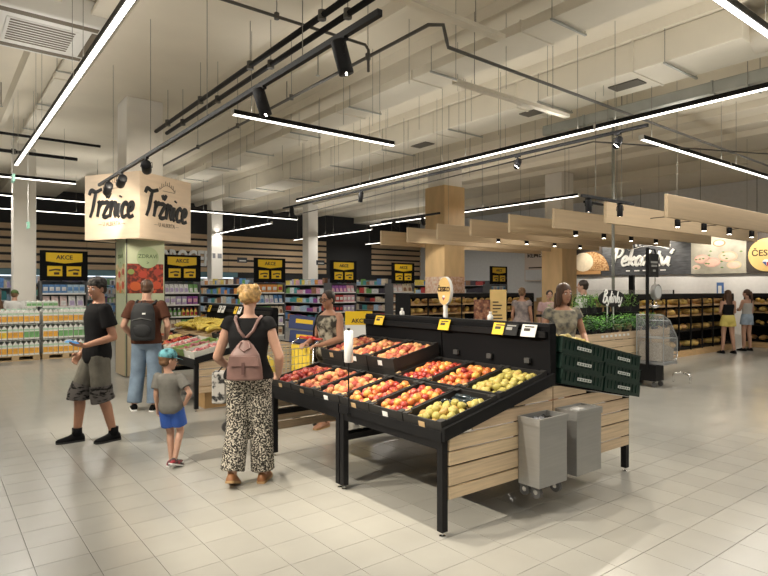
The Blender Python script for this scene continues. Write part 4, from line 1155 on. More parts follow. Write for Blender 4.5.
MB().box(-.006,0,-.72,.5,.05,.55).build('lower_print', WHITEW, t)
# lamps added under the ceiling to brighten the banner and bakery wall
for k, y in enumerate((14.0, 11.6, 9.4, 7.6)):
    tt = thing('added_wash_lamp', 'small black lamp added to brighten the bakery banner, %s from the left' % ORD[k], 'spotlight', (21.6, y, 3.75), 0, 'added bakery wash lamps')
    MB().tube([(0,0,0),(0,0,top_at(21.6)-3.75)], .008, 5).build('stem', BLACK, tt)
    MB().tube([(-.05,0,.04),(.1,0,-.06)], .05, 12).build('housing', BLACK, tt, True)
    MB().tube([(.1,0,-.061),(.104,0,-.064)], .042, 12).build('lens', SPOTM, tt)
    spot_light(tt, (.12,0,-.07), (1.3,0,-.9), 165, 100)
# counter behind with bread baskets
CNT = mat('counter_wood', (.58,.38,.19), .5, var=.12, scale=2, stretch=(3,1,12))
t = thing('bakery_counter', 'wooden bakery counter with back shelves below the banner', 'counter', (20.6, 8.2, 0))
MB().cbox(0,.8,0,8.0,0,1.05,.01).build('counter_body', CNT, t)
MB().box(-.03,.83,-.03,8.03,1.05,1.09).build('counter_top', CNT, t)
for y in (1.8, 4.5, 7.2): MB().box(.3,.34,y,y+.04,1.09,1.6).build('glass_post', BLACK, t)
MB().box(.31,.33,1.8,7.24,1.3,1.6).build('glass_screen', mat('clear_glass', (.9,.95,.95), .05, alpha=.10), t)
BREADM = mat('bread_crust', (.58,.34,.11), .6, var=.35, scale=6, rnd=.45)
LOAFM = MB().loft([(0,0,-.15,.02,.015),(0,0,-.13,.06,.045),(0,0,0,.075,.06),(0,0,.13,.06,.045),(0,0,.15,.02,.015)], 10).mesh('bread_loaf', BREADM, True)
ROLLM = MB().ell((0,0,0), (.055,.05,.038), 9, 6).mesh('bread_roll', BREADM, True)
for k in range(10):
    y = 8.5+k*.75
    c = thing('bread_basket', 'wooden bread basket on the bakery counter, %s from the right' % ORD[k], 'basket', (20.75, y, 1.091), 0, 'bread baskets on the counter')
    bb = MB(); bb.box(0,.45,0,.6,0,.015).box(0,.012,0,.6,0,.16).box(.438,.45,0,.6,0,.16).box(.012,.438,0,.012,0,.16).box(.012,.438,.588,.6,0,.16)
    bb.build('basket_box', CRWOOD, c)
    for q in range(5):
        o = link('bread_loaf', LOAFM, None, (20.75+.22, y+.08+q*.11, 1.20), (0, PI/2, 0)); tag(o, 'brown bread loaf in a basket on the bakery counter, %s from the right' % ORD[k], 'bread', 'loaves in basket %d' % k)
t = thing('black_oven_flue', 'black vertical flue rising behind the bakery counter', 'flue', (22.3, 12.35, 0))
MB().cbox(-.35,.35,-.4,.4,0,1.1,.02).build('oven_body', STEEL, t); MB().box(-.08,.08,-.09,.09,1.1,2.18).build('flue_pipe', BLACK, t)
MB().box(-.36,-.352,-.3,.3,.4,.95).build('oven_door', mat('oven_glass', (.03,.03,.03), .1), t)
t = thing('notice_board', 'small blue notice on the white bakery wall', 'notice', (22.98, 9.3, 1.25))
MB().box(0,.018,-.12,.12,0,.62).build('blue_sheet', mat('notice_blue', (.08,.18,.45), .5), t); MB().box(-.004,0,-.05,.07,.1,.5).build('white_sheet', PAPER, t)

# ---- glazed bread shelves
GLS = mat('shelf_glass', (.02,.02,.02), .06, alpha=.05)
LEDW = mat('shelf_lamp', (1,.85,.6), .4, emit=5.0)
def bread_shelf(x, y, rz, bays, label, h=1.48, bw_=.62):
    t = thing('bread_shelf', label, 'bread shelf', (x, y, 0), rz, 'glazed bread shelves')
    W = bays*bw_
    MB().box(0,W,.0,.62,0,.14).build('wood_base', CNT, t)
    MB().box(0,W,.60,.62,.14,h).build('back_panel', BLACKM, t)
    MB().box(0,W,.02,.62,h,h+.03).build('top_board', BLACK, t)
    for k in range(bays+1):
        MB().box(k*bw_-.015,k*bw_+.015,.02,.05,.14,h).build('upright', BLACK, t)
        if k in (0, bays): MB().box(k*bw_-.012,k*bw_+.012,.05,.60,.14,h).build('side_panel', BLACK, t)
    for z in (.16,.58,.96,1.2):
        MB().prism([(.06,z),(.6,z+.08),(.6,z+.10),(.06,z+.02)], 'x', .015, W-.015).build('shelf_board', BLACK if z < .9 else CNT, t)
    MB().box(.02,W-.02,.28,.31,h-.018,h-.002).build('lamp_strip', LEDW, t)
    MB().box(0,W,.02,.05,h-.07,h).build('front_valance', BLACK, t)
    for k in range(bays): MB().box(k*bw_+.016,k*bw_+bw_-.016,.028,.034,.16,h-.01).build('glass_door', GLS, t)
    R = Matrix.Translation((x,y,0)) @ Matrix.Rotation(rz, 4, 'Z')
    for zi, z in enumerate((.18,.60,.98,1.22)):
        for k in range(bays):
            for q in range(4):
                loaf = (k+zi) % 2 == 0 and q % 2 == 0
                if loaf is False and (k+zi) % 2 == 0: continue
                px = k*bw_+.10+q*.14
                p = R @ Vector((px+(.04 if loaf else 0), .22+.12*(q % 2), z+.03+(.06 if loaf else .045)+(.03 if q % 2 else 0)))
                o = link('bread_loaf' if loaf else 'bread_roll', LOAFM if loaf else ROLLM, None, p, (PI/2, 0, rz) if loaf else (0,0,rz+random.uniform(-.5,.5)))
                o.scale = (1.25,1.3,1.45) if not loaf else (1.25,1.2,1.15)
                tag(o, '%s, %s board of %s' % ('brown bread loaf' if loaf else 'baked roll', ('lowest','second','third','top')[zi], label.replace('black ','',1)), 'bread', '%s board %d of %s' % ('loaves' if loaf else 'rolls', zi, label[:24]))
    return t
bread_shelf(12.3, 6.62, 0, 8, 'black glazed bread shelf left of the yellow shorts')
bread_shelf(18.25, 6.75, -PI/2, 7, 'black glazed bread shelf right behind the yellow shorts')
bread_shelf(9.6, 11.2, 0, 8, 'black glazed shelf behind the patterned dress')

# ---- herb cart with oval sign
t = thing('herb_cart', 'plank sided herb cart on castors with a black oval sign', 'herb cart', (8.02, 5.25, 0))
W = 2.75
for k in range(4):
    z = .42+k*.125
    MB().prism([(.0,z),(W,z+.0),(W,z+.115),(0,z+.115)], 'y', -.02, 0).build('plank', WOODX, t)
    MB().box(W,W+.02,0,.9,z,z+.115).build('plank', WOODX, t)
    MB().box(-.02,0,0,.9,z,z+.115).build('plank', WOODX, t)
MB().box(0,W,0,.9,.36,.42).build('base_frame', BLACK, t)
MB().box(.02,W-.02,.02,.55,.80,.84).build('lower_tray', BLACKM, t)
MB().box(.02,W-.02,.56,.9,1.16,1.20).build('upper_tray', BLACKM, t)
MB().box(.02,W-.02,.555,.575,.84,1.20).build('riser_board', BLACKM, t)
for x in (.1, W-.1):
    for y in (.1, .8):
        c = MB().box(x-.02,x+.02,y-.02,y+.02,.09,.36).build('caster_leg', BLACK, t)
        MB().tube([(x-.018,y,.055),(x+.018,y,.055)], .055, 14).build('wheel', RUBBER, c)
MB().tube([(W-1.22,.5,.9),(W-1.22,.5,1.42)], .012, 8).build('sign_post', PAPER, t)
MB().tube([(W-1.02,.5,.9),(W-1.02,.5,1.42)], .012, 8).build('sign_post', PAPER, t)
s_ = MB().prism([(W-1.12+.42*math.cos(2*PI*k/28), 1.46+.15*math.sin(2*PI*k/28)) for k in range(28)], 'y', .46, .485).build('oval_board', INK, t)
script_text('lettering', ['B','y','l','i','n','k','y'], .62, LW, s_, (W-1.12,.452,1.455), (PI/2,.04,0), .15, .2, .004, .85)
LEAF = mat('herb_leaf', (.15,.34,.05), .5, var=.4, scale=20, rnd=.35)
LEAF2 = mat('herb_leaf_dark', (.035,.11,.03), .5, var=.4, scale=20, rnd=.3)
def herb_mesh(seed, m, r=.12, h=.22, n=46):
    rr = random.Random(seed); b = MB()
    for k in range(n):
        a = rr.uniform(0, 6.28); q = r*math.sqrt(rr.random()); z = .03+h*rr.random()*(1-.4*q/r)
        c = Vector((q*math.cos(a), q*math.sin(a), z)); L = rr.uniform(.035,.06)
        d = Vector((math.cos(a+rr.uniform(-.8,.8)), math.sin(a+rr.uniform(-.8,.8)), rr.uniform(-.3,.8))).normalized()
        sd = d.cross(Vector((0,0,1))).normalized()*L*.42; up = d.cross(sd).normalized()*L*.12
        b.add([c, c+d*L*.5+sd+up, c+d*L, c+d*L*.5-sd+up], [(0,1,2),(0,2,3)])
    for k in range(6):
        a = k*1.05; b.tube([(0,0,0),(r*.5*math.cos(a), r*.5*math.sin(a), h*.8)], .003, 3)
    return b.mesh('foliage', m)
HERB = [herb_mesh(k, LEAF if k % 2 else LEAF2, .15, .25+.03*k, 64) for k in range(4)]
POT = MB().lathe([(.045,0),(.06,.09),(.063,.095),(.055,.095),(.05,.08)], n=12).mesh('pot', mat('pot_dark', (.03,.03,.03), .6))
POTS = MB().lathe([(.05,0),(.085,.16),(.08,.165),(.07,.15)], n=12).mesh('sleeve', mat('pot_paper', (.55,.42,.25), .7))
for k in range(26):
    up = k >= 16
    x = 8.02+(.14+.165*k if not up else .35+.25*(k-16))
    y = (5.36 if k % 2 == 0 else 5.60) if not up else 5.95
    z = .841 if not up else 1.201
    o = thing('potted_herb', 'potted herb on the %s tray of the herb cart, %s' % ('upper' if up else 'lower', '%s from the left' % (ORD[k-16] if up else (ORD+['eleventh','twelfth','thirteenth','fourteenth','fifteenth','last'])[k])), 'herb', (x,y,z), random.uniform(0,6), 'potted herbs')
    link('pot', POTS if k in (9, 11) else POT, o); link('foliage', HERB[(k % 2)*2+1 if up else k % 4], o, (0,0,.08))
# white label row on the tray edge
for k in range(7):
    o = MB().box(0,.06,-.012,-.002,0,.035).build('shelf_label', PAPER, None, loc=(8.5+k*.13, 5.228, .845)); tag(o, 'white shelf label on the herb cart edge, %s from the left' % ORD[k], 'label', 'herb cart labels')

# ---- tall scale station: post, hanging sign, round scale, clear bin, black base
t = thing('scale_station', 'black self service station with a post, round steel scale and clear bin', 'scale station', (9.55, 4.93, 0))
MB().cbox(-.12,.16,-.12,.30,.10,.37,.01).build('base_cabinet', BLACK, t)
for x in (-.08,.13):
    for y in (-.08,.26):
        c = MB().box(x-.015,x+.015,y-.015,y+.015,.07,.105).build('caster', CHROME, t); MB().tube([(x-.015,y,.045),(x+.015,y,.045)], .045, 12).build('wheel', RUBBER, c)
MB().box(-.14,-.10,.0,.04,.3,2.32).build('post', BLACK, t)
MB().tube([(-.12,.02,2.3),(.12,.02,2.3),(.16,.02,2.22),(.16,.02,1.9)], .012, 8).build('arm', BLACK, t)
s_ = MB().box(-.14,.16,-.03,-.012,1.83,2.22).build('hanging_board', INK, t)
for k, (w_, z) in enumerate(((.22,2.06),(.18,2.0),(.08,1.92))): MB().box(.01-w_/2,.01+w_/2,-.034,-.03,z,z+.035).build('print_line', mat('tag_chalk', (.35,.35,.33), .6), s_)
MB().tube([(.10,-.05,1.58),(.10,.02,1.58)], .13, 22).build('scale_dial', STEEL, t)
MB().tube([(.10,-.056,1.58),(.10,-.05,1.58)], .105, 22).build('dial_face', mat('dial_face', (.62,.64,.64), .3), t)
MB().tube([(.10,0,1.70),(.10,0,1.85)], .008, 6).build('scale_hook', CHROME, t)
MB().lathe([(.02,1.30),(.09,1.34),(.10,1.36)], (.08,0,0), 16).build('scale_pan', CHROME, t, True)
for a in range(3): MB().tube([(.08+.09*math.cos(a*2.1),.09*math.sin(a*2.1),1.35),(.10,0,1.46)], .003, 4).build('pan_wire', CHROME, t)
ALU = mat('bin_frame_alu', (.50,.52,.53), .3, .7)
for yy in (-.22,.24):
    MB().tube([(-.06,yy,.42),(.36,yy,.42),(.42,yy,.52),(.42,yy,.80),(.16,yy,1.10),(-.06,yy,1.20),(-.06,yy,.42)], .008, 5).build('bin_edge', ALU, t)
for (x_,z_) in ((.42,.52),(.42,.80),(.16,1.10),(-.06,1.20)): MB().tube([(x_,-.22,z_),(x_,.24,z_)], .008, 5).build('bin_edge', ALU, t)
MB().box(.0,.34,-.19,.21,.80,.81).build('inner_shelf', ALU, t)
CLEAR = mat('clear_plastic', (.55,.58,.60), .08, alpha=.22)
MB().prism([(-.06,.42),(.36,.42),(.42,.52),(.42,.80),(.16,1.10),(-.06,1.20)], 'y', -.22, .24).build('clear_bin', CLEAR, t)
MB().prism([(-.07,.375),(.38,.375),(.38,.415),(-.07,.415)], 'y', -.24, .26).build('bin_shelf', mat('shelf_alu', (.45,.46,.48), .35, .6), t)
MB().prism([(-.03,.43),(.33,.43),(.36,.62),(-.03,.74)], 'y', -.19, .21).build('bin_contents', mat('bin_goods', (.55,.50,.42), .6, col2=(.30,.26,.22), var=.3, scale=30), t)
# low chrome bracket on the floor
t = thing('floor_guard', 'low bent chrome guard rail on the floor right of the herb cart', 'guard rail', (10.45, 4.86, 0), math.radians(-38))
MB().tube([(-.15,0,0),(-.15,0,.13),(-.13,0,.15),(.13,0,.15),(.15,0,.13),(.15,0,0)], .014, 8).build('front_hoop', CHROME, t, True)
MB().tube([(.02,0,.15),(.02,-.22,.13),(.02,-.24,.11),(.02,-.24,0)], .014, 8).build('side_hoop', CHROME, t, True)
# thin metal post before the banner (stands by the herb cart)
t = thing('steel_post', 'slim galvanised post rising behind the herb cart sign', 'post', (10.76, 6.35, 0))
MB().tube([(0,0,.01),(0,0,ZC-.002)], .03, 12).build('tube', GALV, t, True)
MB().box(-.09,.09,-.09,.09,0,.012).build('base_plate', GALV, t)

# ================================================================ people
def remesh(b, vox, smooth_it=4, fac=.5):
    me = b.mesh('tmp', [])
    o = bpy.data.objects.new('tmp', me); COL.objects.link(o)
    r = o.modifiers.new('r', 'REMESH'); r.mode = 'VOXEL'; r.voxel_size = vox
    s = o.modifiers.new('s', 'SMOOTH'); s.factor = fac; s.iterations = smooth_it
    dg = bpy.context.evaluated_depsgraph_get(); dg.update()
    out = bpy.data.meshes.new_from_object(o.evaluated_get(dg))
    bpy.data.objects.remove(o); bpy.data.meshes.remove(me)
    out.materials.clear()
    out.polygons.foreach_set('use_smooth', [True]*len(out.polygons))
    return out
TM = [(.82,.10,.075),(.86,.145,.10),(.90,.168,.112),(.97,.172,.116),(1.05,.156,.106),(1.12,.15,.102),(1.22,.162,.112),(1.32,.178,.12),(1.39,.18,.112),(1.43,.15,.09),(1.46,.095,.07),(1.49,.058,.058)]
TF = [(.82,.10,.08),(.86,.155,.11),(.90,.18,.122),(.97,.180,.124),(1.05,.150,.108),(1.12,.132,.098),(1.22,.145,.108),(1.30,.155,.125),(1.38,.158,.104),(1.43,.13,.082),(1.46,.085,.065),(1.49,.05,.05)]
def ip(tab, z):
    if z <= tab[0][0]: return tab[0][1:]
    for a, b in zip(tab, tab[1:]):
        if z <= b[0]:
            f = (z-a[0])/(b[0]-a[0]); return tuple(a[i]*(1-f)+b[i]*f for i in (1,2))
    return tab[-1][1:]
class Fig:
    def __init__(s, fem=False, lean=(0,0), pose=None, yaw=0, pitch=0, girth=1.0, hs=1.0, roll=0, arm=1.0):
        s.fem, s.lean, s.girth, s.hs, s.arm = fem, lean, girth, hs, arm
        w = .165 if fem else .192
        J = {'hipR':(.088,0,.91),'knR':(.10,.02,.50),'anR':(.10,-.02,.075),'hipL':(-.088,0,.91),'knL':(-.10,.02,.50),'anL':(-.10,-.02,.075),
             'shR':(w,-.012,1.415),'elR':(w+.05,-.03,1.13),'wrR':(w+.05,.05,.89),'shL':(-w,-.012,1.415),'elL':(-w-.05,-.03,1.13),'wrL':(-w-.05,.05,.89),
             'fR':(.12,1,0),'fL':(-.12,1,0),'hR':None,'hL':None,'nR':(-1,0,0),'nL':(1,0,0),'curlR':.5,'curlL':.5}
        for k in ('shR','shL'): J[k] = tuple(Vector(J[k])+Vector(s.off(J[k][2])))
        J.update(pose or {})
        s.J = {k: (Vector(v) if isinstance(v, tuple) else v) for k, v in J.items()}
        s.tab = TF if fem else TM
        s.hc = Vector((0,.018,1.635))+Vector(s.off(1.6))
        s.hm = Matrix.Rotation(yaw, 3, 'Z') @ Matrix.Rotation(pitch, 3, 'X') @ Matrix.Rotation(roll, 3, 'Y')
    def off(s, z):
        f = max(0, z-.95); return (s.lean[0]*f, s.lean[1]*f, 0)
    def torso(s, b, o, zlo, zhi, flare=0, n=20):
        zs = sorted(set([zlo, zhi]+[q[0] for q in s.tab if zlo < q[0] < zhi]))
        R = []
        for z in zs:
            rx, ry = ip(s.tab, z); dx, dy, _ = s.off(z)
            fl = flare*max(0, (1.15-z)/.3)
            R.append((dx, dy-.005, z, rx*s.girth+o+fl, ry*s.girth+o+fl))
        b.loft(R, n)
        if s.fem and zhi > 1.3 and zlo < 1.25:
            for q in (-1,1): b.ell((s.off(1.27)[0]+q*.068, s.off(1.27)[1]+.085, 1.275), (.062+o*.6,.05+o,.062+o*.6))
    def leg(s, b, S, o, frac=1.0, rh=None, flare=0.0):
        h, k, a = s.J['hip'+S], s.J['kn'+S], s.J['an'+S]; g = s.girth
        r = (.088*g+o, .058*g+o, .056*g+o, .037*g+o)
        m = k+(a-k)*.30+Vector((0,-.012,0))
        if frac >= 1:
            b.caps(h, r[0], k, r[1]); b.caps(k, r[1], m, r[2]); b.caps(m, r[2], a, r[3]+flare)
        else:        # to a hem between hip (0) and ankle (1); knee is at .5
            if frac <= .5:
                e = h+(k-h)*(frac*2); b.tube([h+Vector((0,0,.02)), e], [r[0]+.004, r[0]+(r[1]-r[0])*frac*2+.004+flare], 16)
            else:
                e = k+(a-k)*((frac-.5)*2); b.tube([h+Vector((0,0,.02)), k, e], [r[0], r[1]+flare*.6, r[2]-(r[2]-r[3])*(frac-.5)+flare], 16)
    def armm(s, b, S, o, frac=1.0, flare=0.0):
        h, e, w = s.J['sh'+S], s.J['el'+S], s.J['wr'+S]; g = s.arm*(1.0 if not s.fem else .92)
        if frac >= 1:
            b.caps(h, .052*g+o, e, .04*g+o); m = e+(w-e)*.25
            b.caps(e, .04*g+o, m, .041*g+o); b.caps(m, .041*g+o, w, .027*g+o)
        else:
            q = h+(e-h)*frac
            b.ell(h, (.056*g+o,)*3, 12, 8); b.tube([h, q], [.055*g+o, .05*g+o+flare], 14)
    def hand(s, b, S):
        e, w = s.J['el'+S], s.J['wr'+S]; u = (s.J['h'+S] if s.J['h'+S] is not None else (w-e)).normalized()
        n = s.J['n'+S]; n = (n-u*n.dot(u)).normalized(); v = u.cross(n); c = s.J['curl'+S]
        if S == 'L': v = -v
        rot = Matrix((v, u, n)).transposed()
        b.ell(w+u*.048, (.041,.052,.017), 12, 8, rot)
        b.caps(w, .026, w+u*.03, .024, 8)
        for off, L in ((-.030,.062),(-.010,.078),(.011,.082),(.031,.072)):
            p = w+u*.085+v*off; d1 = (u*math.cos(c)+n*math.sin(c)); d2 = (u*math.cos(c*2.3)+n*math.sin(c*2.3))
            q = p+d1*L*.5
            b.caps(p, .0098, q, .009, 8); b.caps(q, .009, q+d2*L*.55, .0075, 8)
        p = w+u*.025+v*.034; q = p+(u*.6+v*.6+n*.35).normalized()*.045
        b.caps(p, .012, q, .0105, 8); b.caps(q, .0105, q+(u*.85+n*.4).normalized()*.032, .0085, 8)
    def foot(s, b, S):
        a = s.J['an'+S]; f = s.J['f'+S].normalized()
        b.caps(a, .037, a+Vector((0,0,-.035))+f*-.02, .032, 8); b.caps(a-Vector((0,0,.03)), .034, a+f*.13-Vector((0,0,.05)), .024, 10)
    def H(s, p): return s.hc + s.hm @ (Vector(p)*s.hs)
    def hell(s, b, c, r, n=14, k=10): b.ell(s.H(c), tuple(q*s.hs for q in r), n, k, s.hm)
    def head(s, b):
        nr = .046 if s.fem else .055
        b.caps(Vector((0,-.012,1.44))+Vector(s.off(1.44)), nr*1.15, s.H((0,-.022,-.07)), nr, 12)
        s.hell(b, (0,-.012,.03), (.074,.093,.088)); s.hell(b, (0,.018,-.025), (.062,.070,.095)); s.hell(b, (0,.043,-.088), (.036,.034,.028))
        s.hell(b, (0,.088,-.012), (.010,.014,.030)); s.hell(b, (0,.098,-.026), (.014,.015,.012))
        for q in (-1,1):
            s.hell(b, (q*.074,-.006,-.015), (.010,.017,.030)); s.hell(b, (q*.03,.076,.025), (.024,.012,.008))
    def body(s, vox=.008):
        b = MB(); s.torso(b, 0, .82, 1.49)
        for S in 'RL': s.leg(b, S, 0); s.armm(b, S, 0); s.hand(b, S); s.foot(b, S)
        s.head(b)
        return remesh(b, vox, 3)
    def face(s, root, browm, lipm):
        EW = mat('eye_white', (.75,.73,.70), .3); ED = mat('eye_dark', (.03,.02,.015), .2)
        for q in (-1,1):
            b = MB(); s.hell(b, (q*.030,.0735,.000), (.014,.008,.008), 10, 6); e = b.build('eye', EW, root, True)
            b = MB(); s.hell(b, (q*.030,.0795,.000), (.006,.004,.0065), 8, 6); b.build('iris', ED, e, True)
            b = MB(); s.hell(b, (q*.031,.082,.024), (.019,.006,.0045), 8, 6); b.build('eyebrow', browm, root, True)
        b = MB(); s.hell(b, (0,.0835,-.062), (.024,.008,.0075), 10, 6); b.build('mouth', lipm, root, True)
def shoe(root, F, S, m, sole, name='shoe', top=.0, sc=1.0):
    a = F.J['an'+S]; f = F.J['f'+S].normalized(); sd = f.cross(Vector((0,0,1))).normalized(); up = sd.cross(f).normalized()
    base = a - up*.078
    prof = [(-.075,.020,.045),(-.066,.032,.075),(-.02,.039,.10),(.03,.041,.098),(.08,.046,.072),(.13,.049,.056),(.175,.041,.046),(.20,.022,.034)]
    b = MB(); vs = []; fs = []
    for t, w, h in prof:
        c = base+f*t*sc
        for x, z in ((-w,.018),(-w*1.02,h*.5),(-w*.6,h*.92),(0,h),(w*.6,h*.92),(w*1.02,h*.5),(w,.018)):
            vs.append(c+sd*x*sc+up*z*sc)
    n = 7; k = len(prof)
    for i in range(k-1):
        for j in range(n): fs.append((i*n+j, i*n+(j+1)%n, (i+1)*n+(j+1)%n, (i+1)*n+j))
    fs += [tuple(range(n-1,-1,-1)), tuple(range((k-1)*n,k*n))]
    b.add(vs, fs)
    if top: b.tube([a-up*.01, a+up*top*.4, a+up*top], [.052,.049,.05], 12)
    o = b.build(name, m, root, True)
    b = MB()
    pl = [base+f*t*sc-sd*(w+.004)*sc for t, w, h in prof]+[base+f*t*sc+sd*(w+.004)*sc for t, w, h in reversed(prof)]
    n = len(pl); b.add(pl+[p+up*.02*sc for p in pl], [tuple(range(n-1,-1,-1)), tuple(range(n,2*n))]+[(i,(i+1)%n,n+(i+1)%n,n+i) for i in range(n)])
    b.build('sole', sole, o)
    return o
SKIN = mat('skin_light', (.52,.30,.21), .5, var=.05, scale=20); SKIN2 = mat('skin_tan', (.42,.215,.135), .5, var=.05, scale=20)
LIP = mat('lips', (.45,.16,.13), .5); LIP2 = mat('lips_tan', (.36,.14,.10), .5)
HAIRD = mat('hair_dark', (.030,.018,.012), .55, var=.4, scale=30, stretch=(1,1,.2)); HAIRB = mat('hair_brown', (.075,.035,.018), .5, var=.4, scale=30, stretch=(1,1,.2))
HAIRY = mat('hair_blonde', (.45,.28,.105), .5, var=.5, scale=34, bump=.4); HAIRM = mat('hair_mid', (.16,.085,.04), .55, var=.3, scale=30)
def garment(root, name, F, m, fn, vox=.011, it=5):
    b = MB(); fn(b); me = remesh(b, vox, it); me.name = name; me.materials.append(m)
    return link(name, me, root)
def tee(F, o=.015, zlo=.86, frac=.58, flare=.014):
    def fn(b):
        F.torso(b, o, zlo, 1.475, .012)
        for S in 'RL': F.armm(b, S, .012, frac, flare)
    return fn
def top_(F, o=.013, zlo=.86, zhi=1.44, flare=.01):
    def fn(b): F.torso(b, o, zlo, zhi, flare)
    return fn
def pants(F, o=.012, frac=.45, flare=.02, zhi=1.03):
    def fn(b):
        F.torso(b, o, .82, zhi)
        for S in 'RL': F.leg(b, S, o, frac, None, flare)
    return fn
def person(label, loc, az, H, F, skin, hair=None, hairm=None, clothes=(), shoes=None, face=True, group='shoppers', vox=.008, lip=LIP, cat='person'):
    t = thing('person', label, cat, loc, math.radians(az-90), group)
    k = H/1.75; t.scale = (k,k,k)
    me = F.body(vox); me.name = 'body'; me.materials.append(skin); link('body', me, t)
    for nm, m, fn in clothes: garment(t, nm, F, m, fn, max(.010, vox*1.3))
    if shoes:
        for S in 'RL': shoe(t, F, S, *shoes)
    if face: F.face(t, hairm or HAIRD, lip)
    if hair:
        b = MB(); hair(F, b); me = remesh(b, .009, 2, .4); me.name = 'hair'; me.materials.append(hairm); link('hair', me, t)
    return t
def hair_short(F, b):
    F.hell(b, (0,-.022,.036), (.082,.098,.090)); F.hell(b, (0,-.05,-.02), (.072,.06,.055))
def hair_long(F, b, L=.30):
    F.hell(b, (0,-.020,.036), (.086,.100,.092)); 
    for q in (-1,1):
        F.hell(b, (q*.066,-.005,-.05), (.026,.055,.11)); 
    p = F.H((0,-.06,.0)); 
    b.loft([(p.x,p.y-.01,p.z,.082,.05),(p.x,p.y-.02,p.z-.12,.085,.048),(p.x,p.y-.035,p.z-L*.75,.088,.04),(p.x,p.y-.04,p.z-L,.05,.02)][::-1], 16)
def hair_updo(F, b):
    F.hell(b, (0,-.024,.036), (.086,.100,.092)); rr = random.Random(3)
    for k in range(34):
        a, e = rr.uniform(0,6.28), rr.uniform(-.5,1.0)
        p = (.075*math.cos(a)*math.cos(e*.8), -.075+.05*math.sin(a)*.6, .02+.085*math.sin(e*1.2))
        F.hell(b, p, (rr.uniform(.022,.040),)*3, 8, 6)
    F.hell(b, (0,-.115,.035), (.055,.045,.060))
def hair_tail(F, b):
    F.hell(b, (0,-.022,.036), (.082,.098,.090)); F.hell(b, (0,-.05,-.02), (.07,.06,.05)); F.hell(b, (0,-.12,.03), (.03,.035,.035))
    p = F.H((0,-.13,.02)); b.loft([(p.x,p.y-.01,p.z-.30,.012,.01),(p.x,p.y-.02,p.z-.18,.035,.025),(p.x,p.y-.012,p.z-.05,.035,.028),(p.x,p.y,p.z+.01,.022,.02)], 12)
def cap_(root, F, m, brimm, back=False, turn=0.0, name='cap'):
    b = MB(); F.hell(b, (0,-.014,.052), (.090,.107,.082))
    me = remesh(b, .01, 1); bm = bmesh.new(); bm.from_mesh(me)
    pl = F.H((0,0,.028)); bmesh.ops.bisect_plane(bm, geom=bm.verts[:]+bm.edges[:]+bm.faces[:], plane_co=pl, plane_no=-(F.hm @ Vector((0,.12 if not back else -.12,1))).normalized(), clear_outer=True)
    bm.to_mesh(me); bm.free(); me.materials.append(m); me.name = name; c = link(name, me, root)
    R = Matrix.Rotation(turn, 3, 'Z'); sg = -1 if back else 1
    n = 12; top = []; 
    for k in range(n+1):
        a = PI*k/n; r_ = .085
        top.append(R @ Vector((r_*math.cos(a), sg*(.055+.105*math.sin(a)**.8*1.0) if 0 < k < n else sg*.04, .030-.030*math.sin(a))))
    inner = [R @ Vector((.085*math.cos(PI*k/n), sg*.06*math.sin(PI*k/n), .036)) for k in range(n+1)]
    b = MB(); vs = [F.H(p) for p in top]+[F.H(p) for p in inner]; vs += [v+Vector((0,0,-.006)) for v in vs]
    m2 = n+1; fs = []
    for k in range(n):
        fs.append((k,k+1,m2+k+1,m2+k)); fs.append((2*m2+k,2*m2+m2+k,2*m2+m2+k+1,2*m2+k+1)); fs.append((k,2*m2+k,2*m2+k+1,k+1))
    b.add(vs, fs).build('brim', brimm, c, True)
    return c
def worn(name, label, cat, root):
    """a carried thing that shares its wearer's place; stays top-level"""
    o = thing(name, label, cat, root.location, root.rotation_euler[2]); o.scale = root.scale
    return o

# 1 -- man in black T-shirt with phone
F = Fig(lean=(0,-.03), yaw=.45, pitch=-.10, pose={
    'elL':(-.225,-.10,1.12),'wrL':(-.17,.16,1.045),'hL':(.25,1,.10),'nL':(.3,0,1),'curlL':.25,
    'elR':(.25,-.07,1.13),'wrR':(.21,.10,.93),
    'knR':(.11,.14,.51),'anR':(.12,.16,.078),'fR':(.12,1,0),'knL':(-.10,-.02,.50),'anL':(-.10,-.14,.078),'fL':(-.15,1,0)})
TEEB = mat('tee_black', (.012,.012,.013), .85, var=.2, scale=6, bump=.15)
SHORTG = mat('shorts_grey', (.095,.09,.075), .85, col2=(.17,.16,.135), var=.2, scale=9)
p1 = person('person in black T-shirt, dark cap and long grey shorts looking left, holding a phone', (1.41, 6.82, 0), 185, 1.75, F, SKIN2, hair_short, HAIRD, [
    ('t_shirt', TEEB, tee(F, .018, .84, .62, .018)), ('shorts', SHORTG, pants(F, .020, .56, .035, 1.0))], (BLACKM, mat('sole_black', (.02,.02,.02), .6), 'sneaker', .07), lip=LIP2)
for S in 'RL':     # black printed hem band of the shorts
    k, a, h = F.J['kn'+S], F.J['an'+S], F.J['hip'+S]
    q0, q1 = h+(k-h)*.74, k+(a-k)*.125
    o = MB().tube([q0, k, q1], [.112,.117,.123], 18, cap=False).build('hem_band', mat('hem_black', (.012,.012,.012), .8, col2=(.11,.10,.095), var=.04, scale=16, stretch=(1,1,2.2)), p1, True)
cap_(p1, F, mat('cap_pattern', (.012,.012,.012), .8, col2=(.07,.065,.06), var=.08, scale=26), BLACKM, back=True, turn=-.5)
t = worn('phone', 'bright blue lit phone held by the person in black T-shirt', 'phone', p1)
hp = F.J['wrL']+Vector((.02,.115,.045))
MB().cbox(-.036,.036,-.075,.075,-.004,.004,.003).build('phone_case', mat('phone_white', (.75,.78,.8), .3), t, loc=hp, rot=(.25,.35,.25))
MB().box(-.033,.033,-.068,.068,-.0056,-.0042).build('screen_back', mat('phone_blue', (.15,.45,.85), .3, emit=.5), t, loc=hp, rot=(.25,.35,.25))
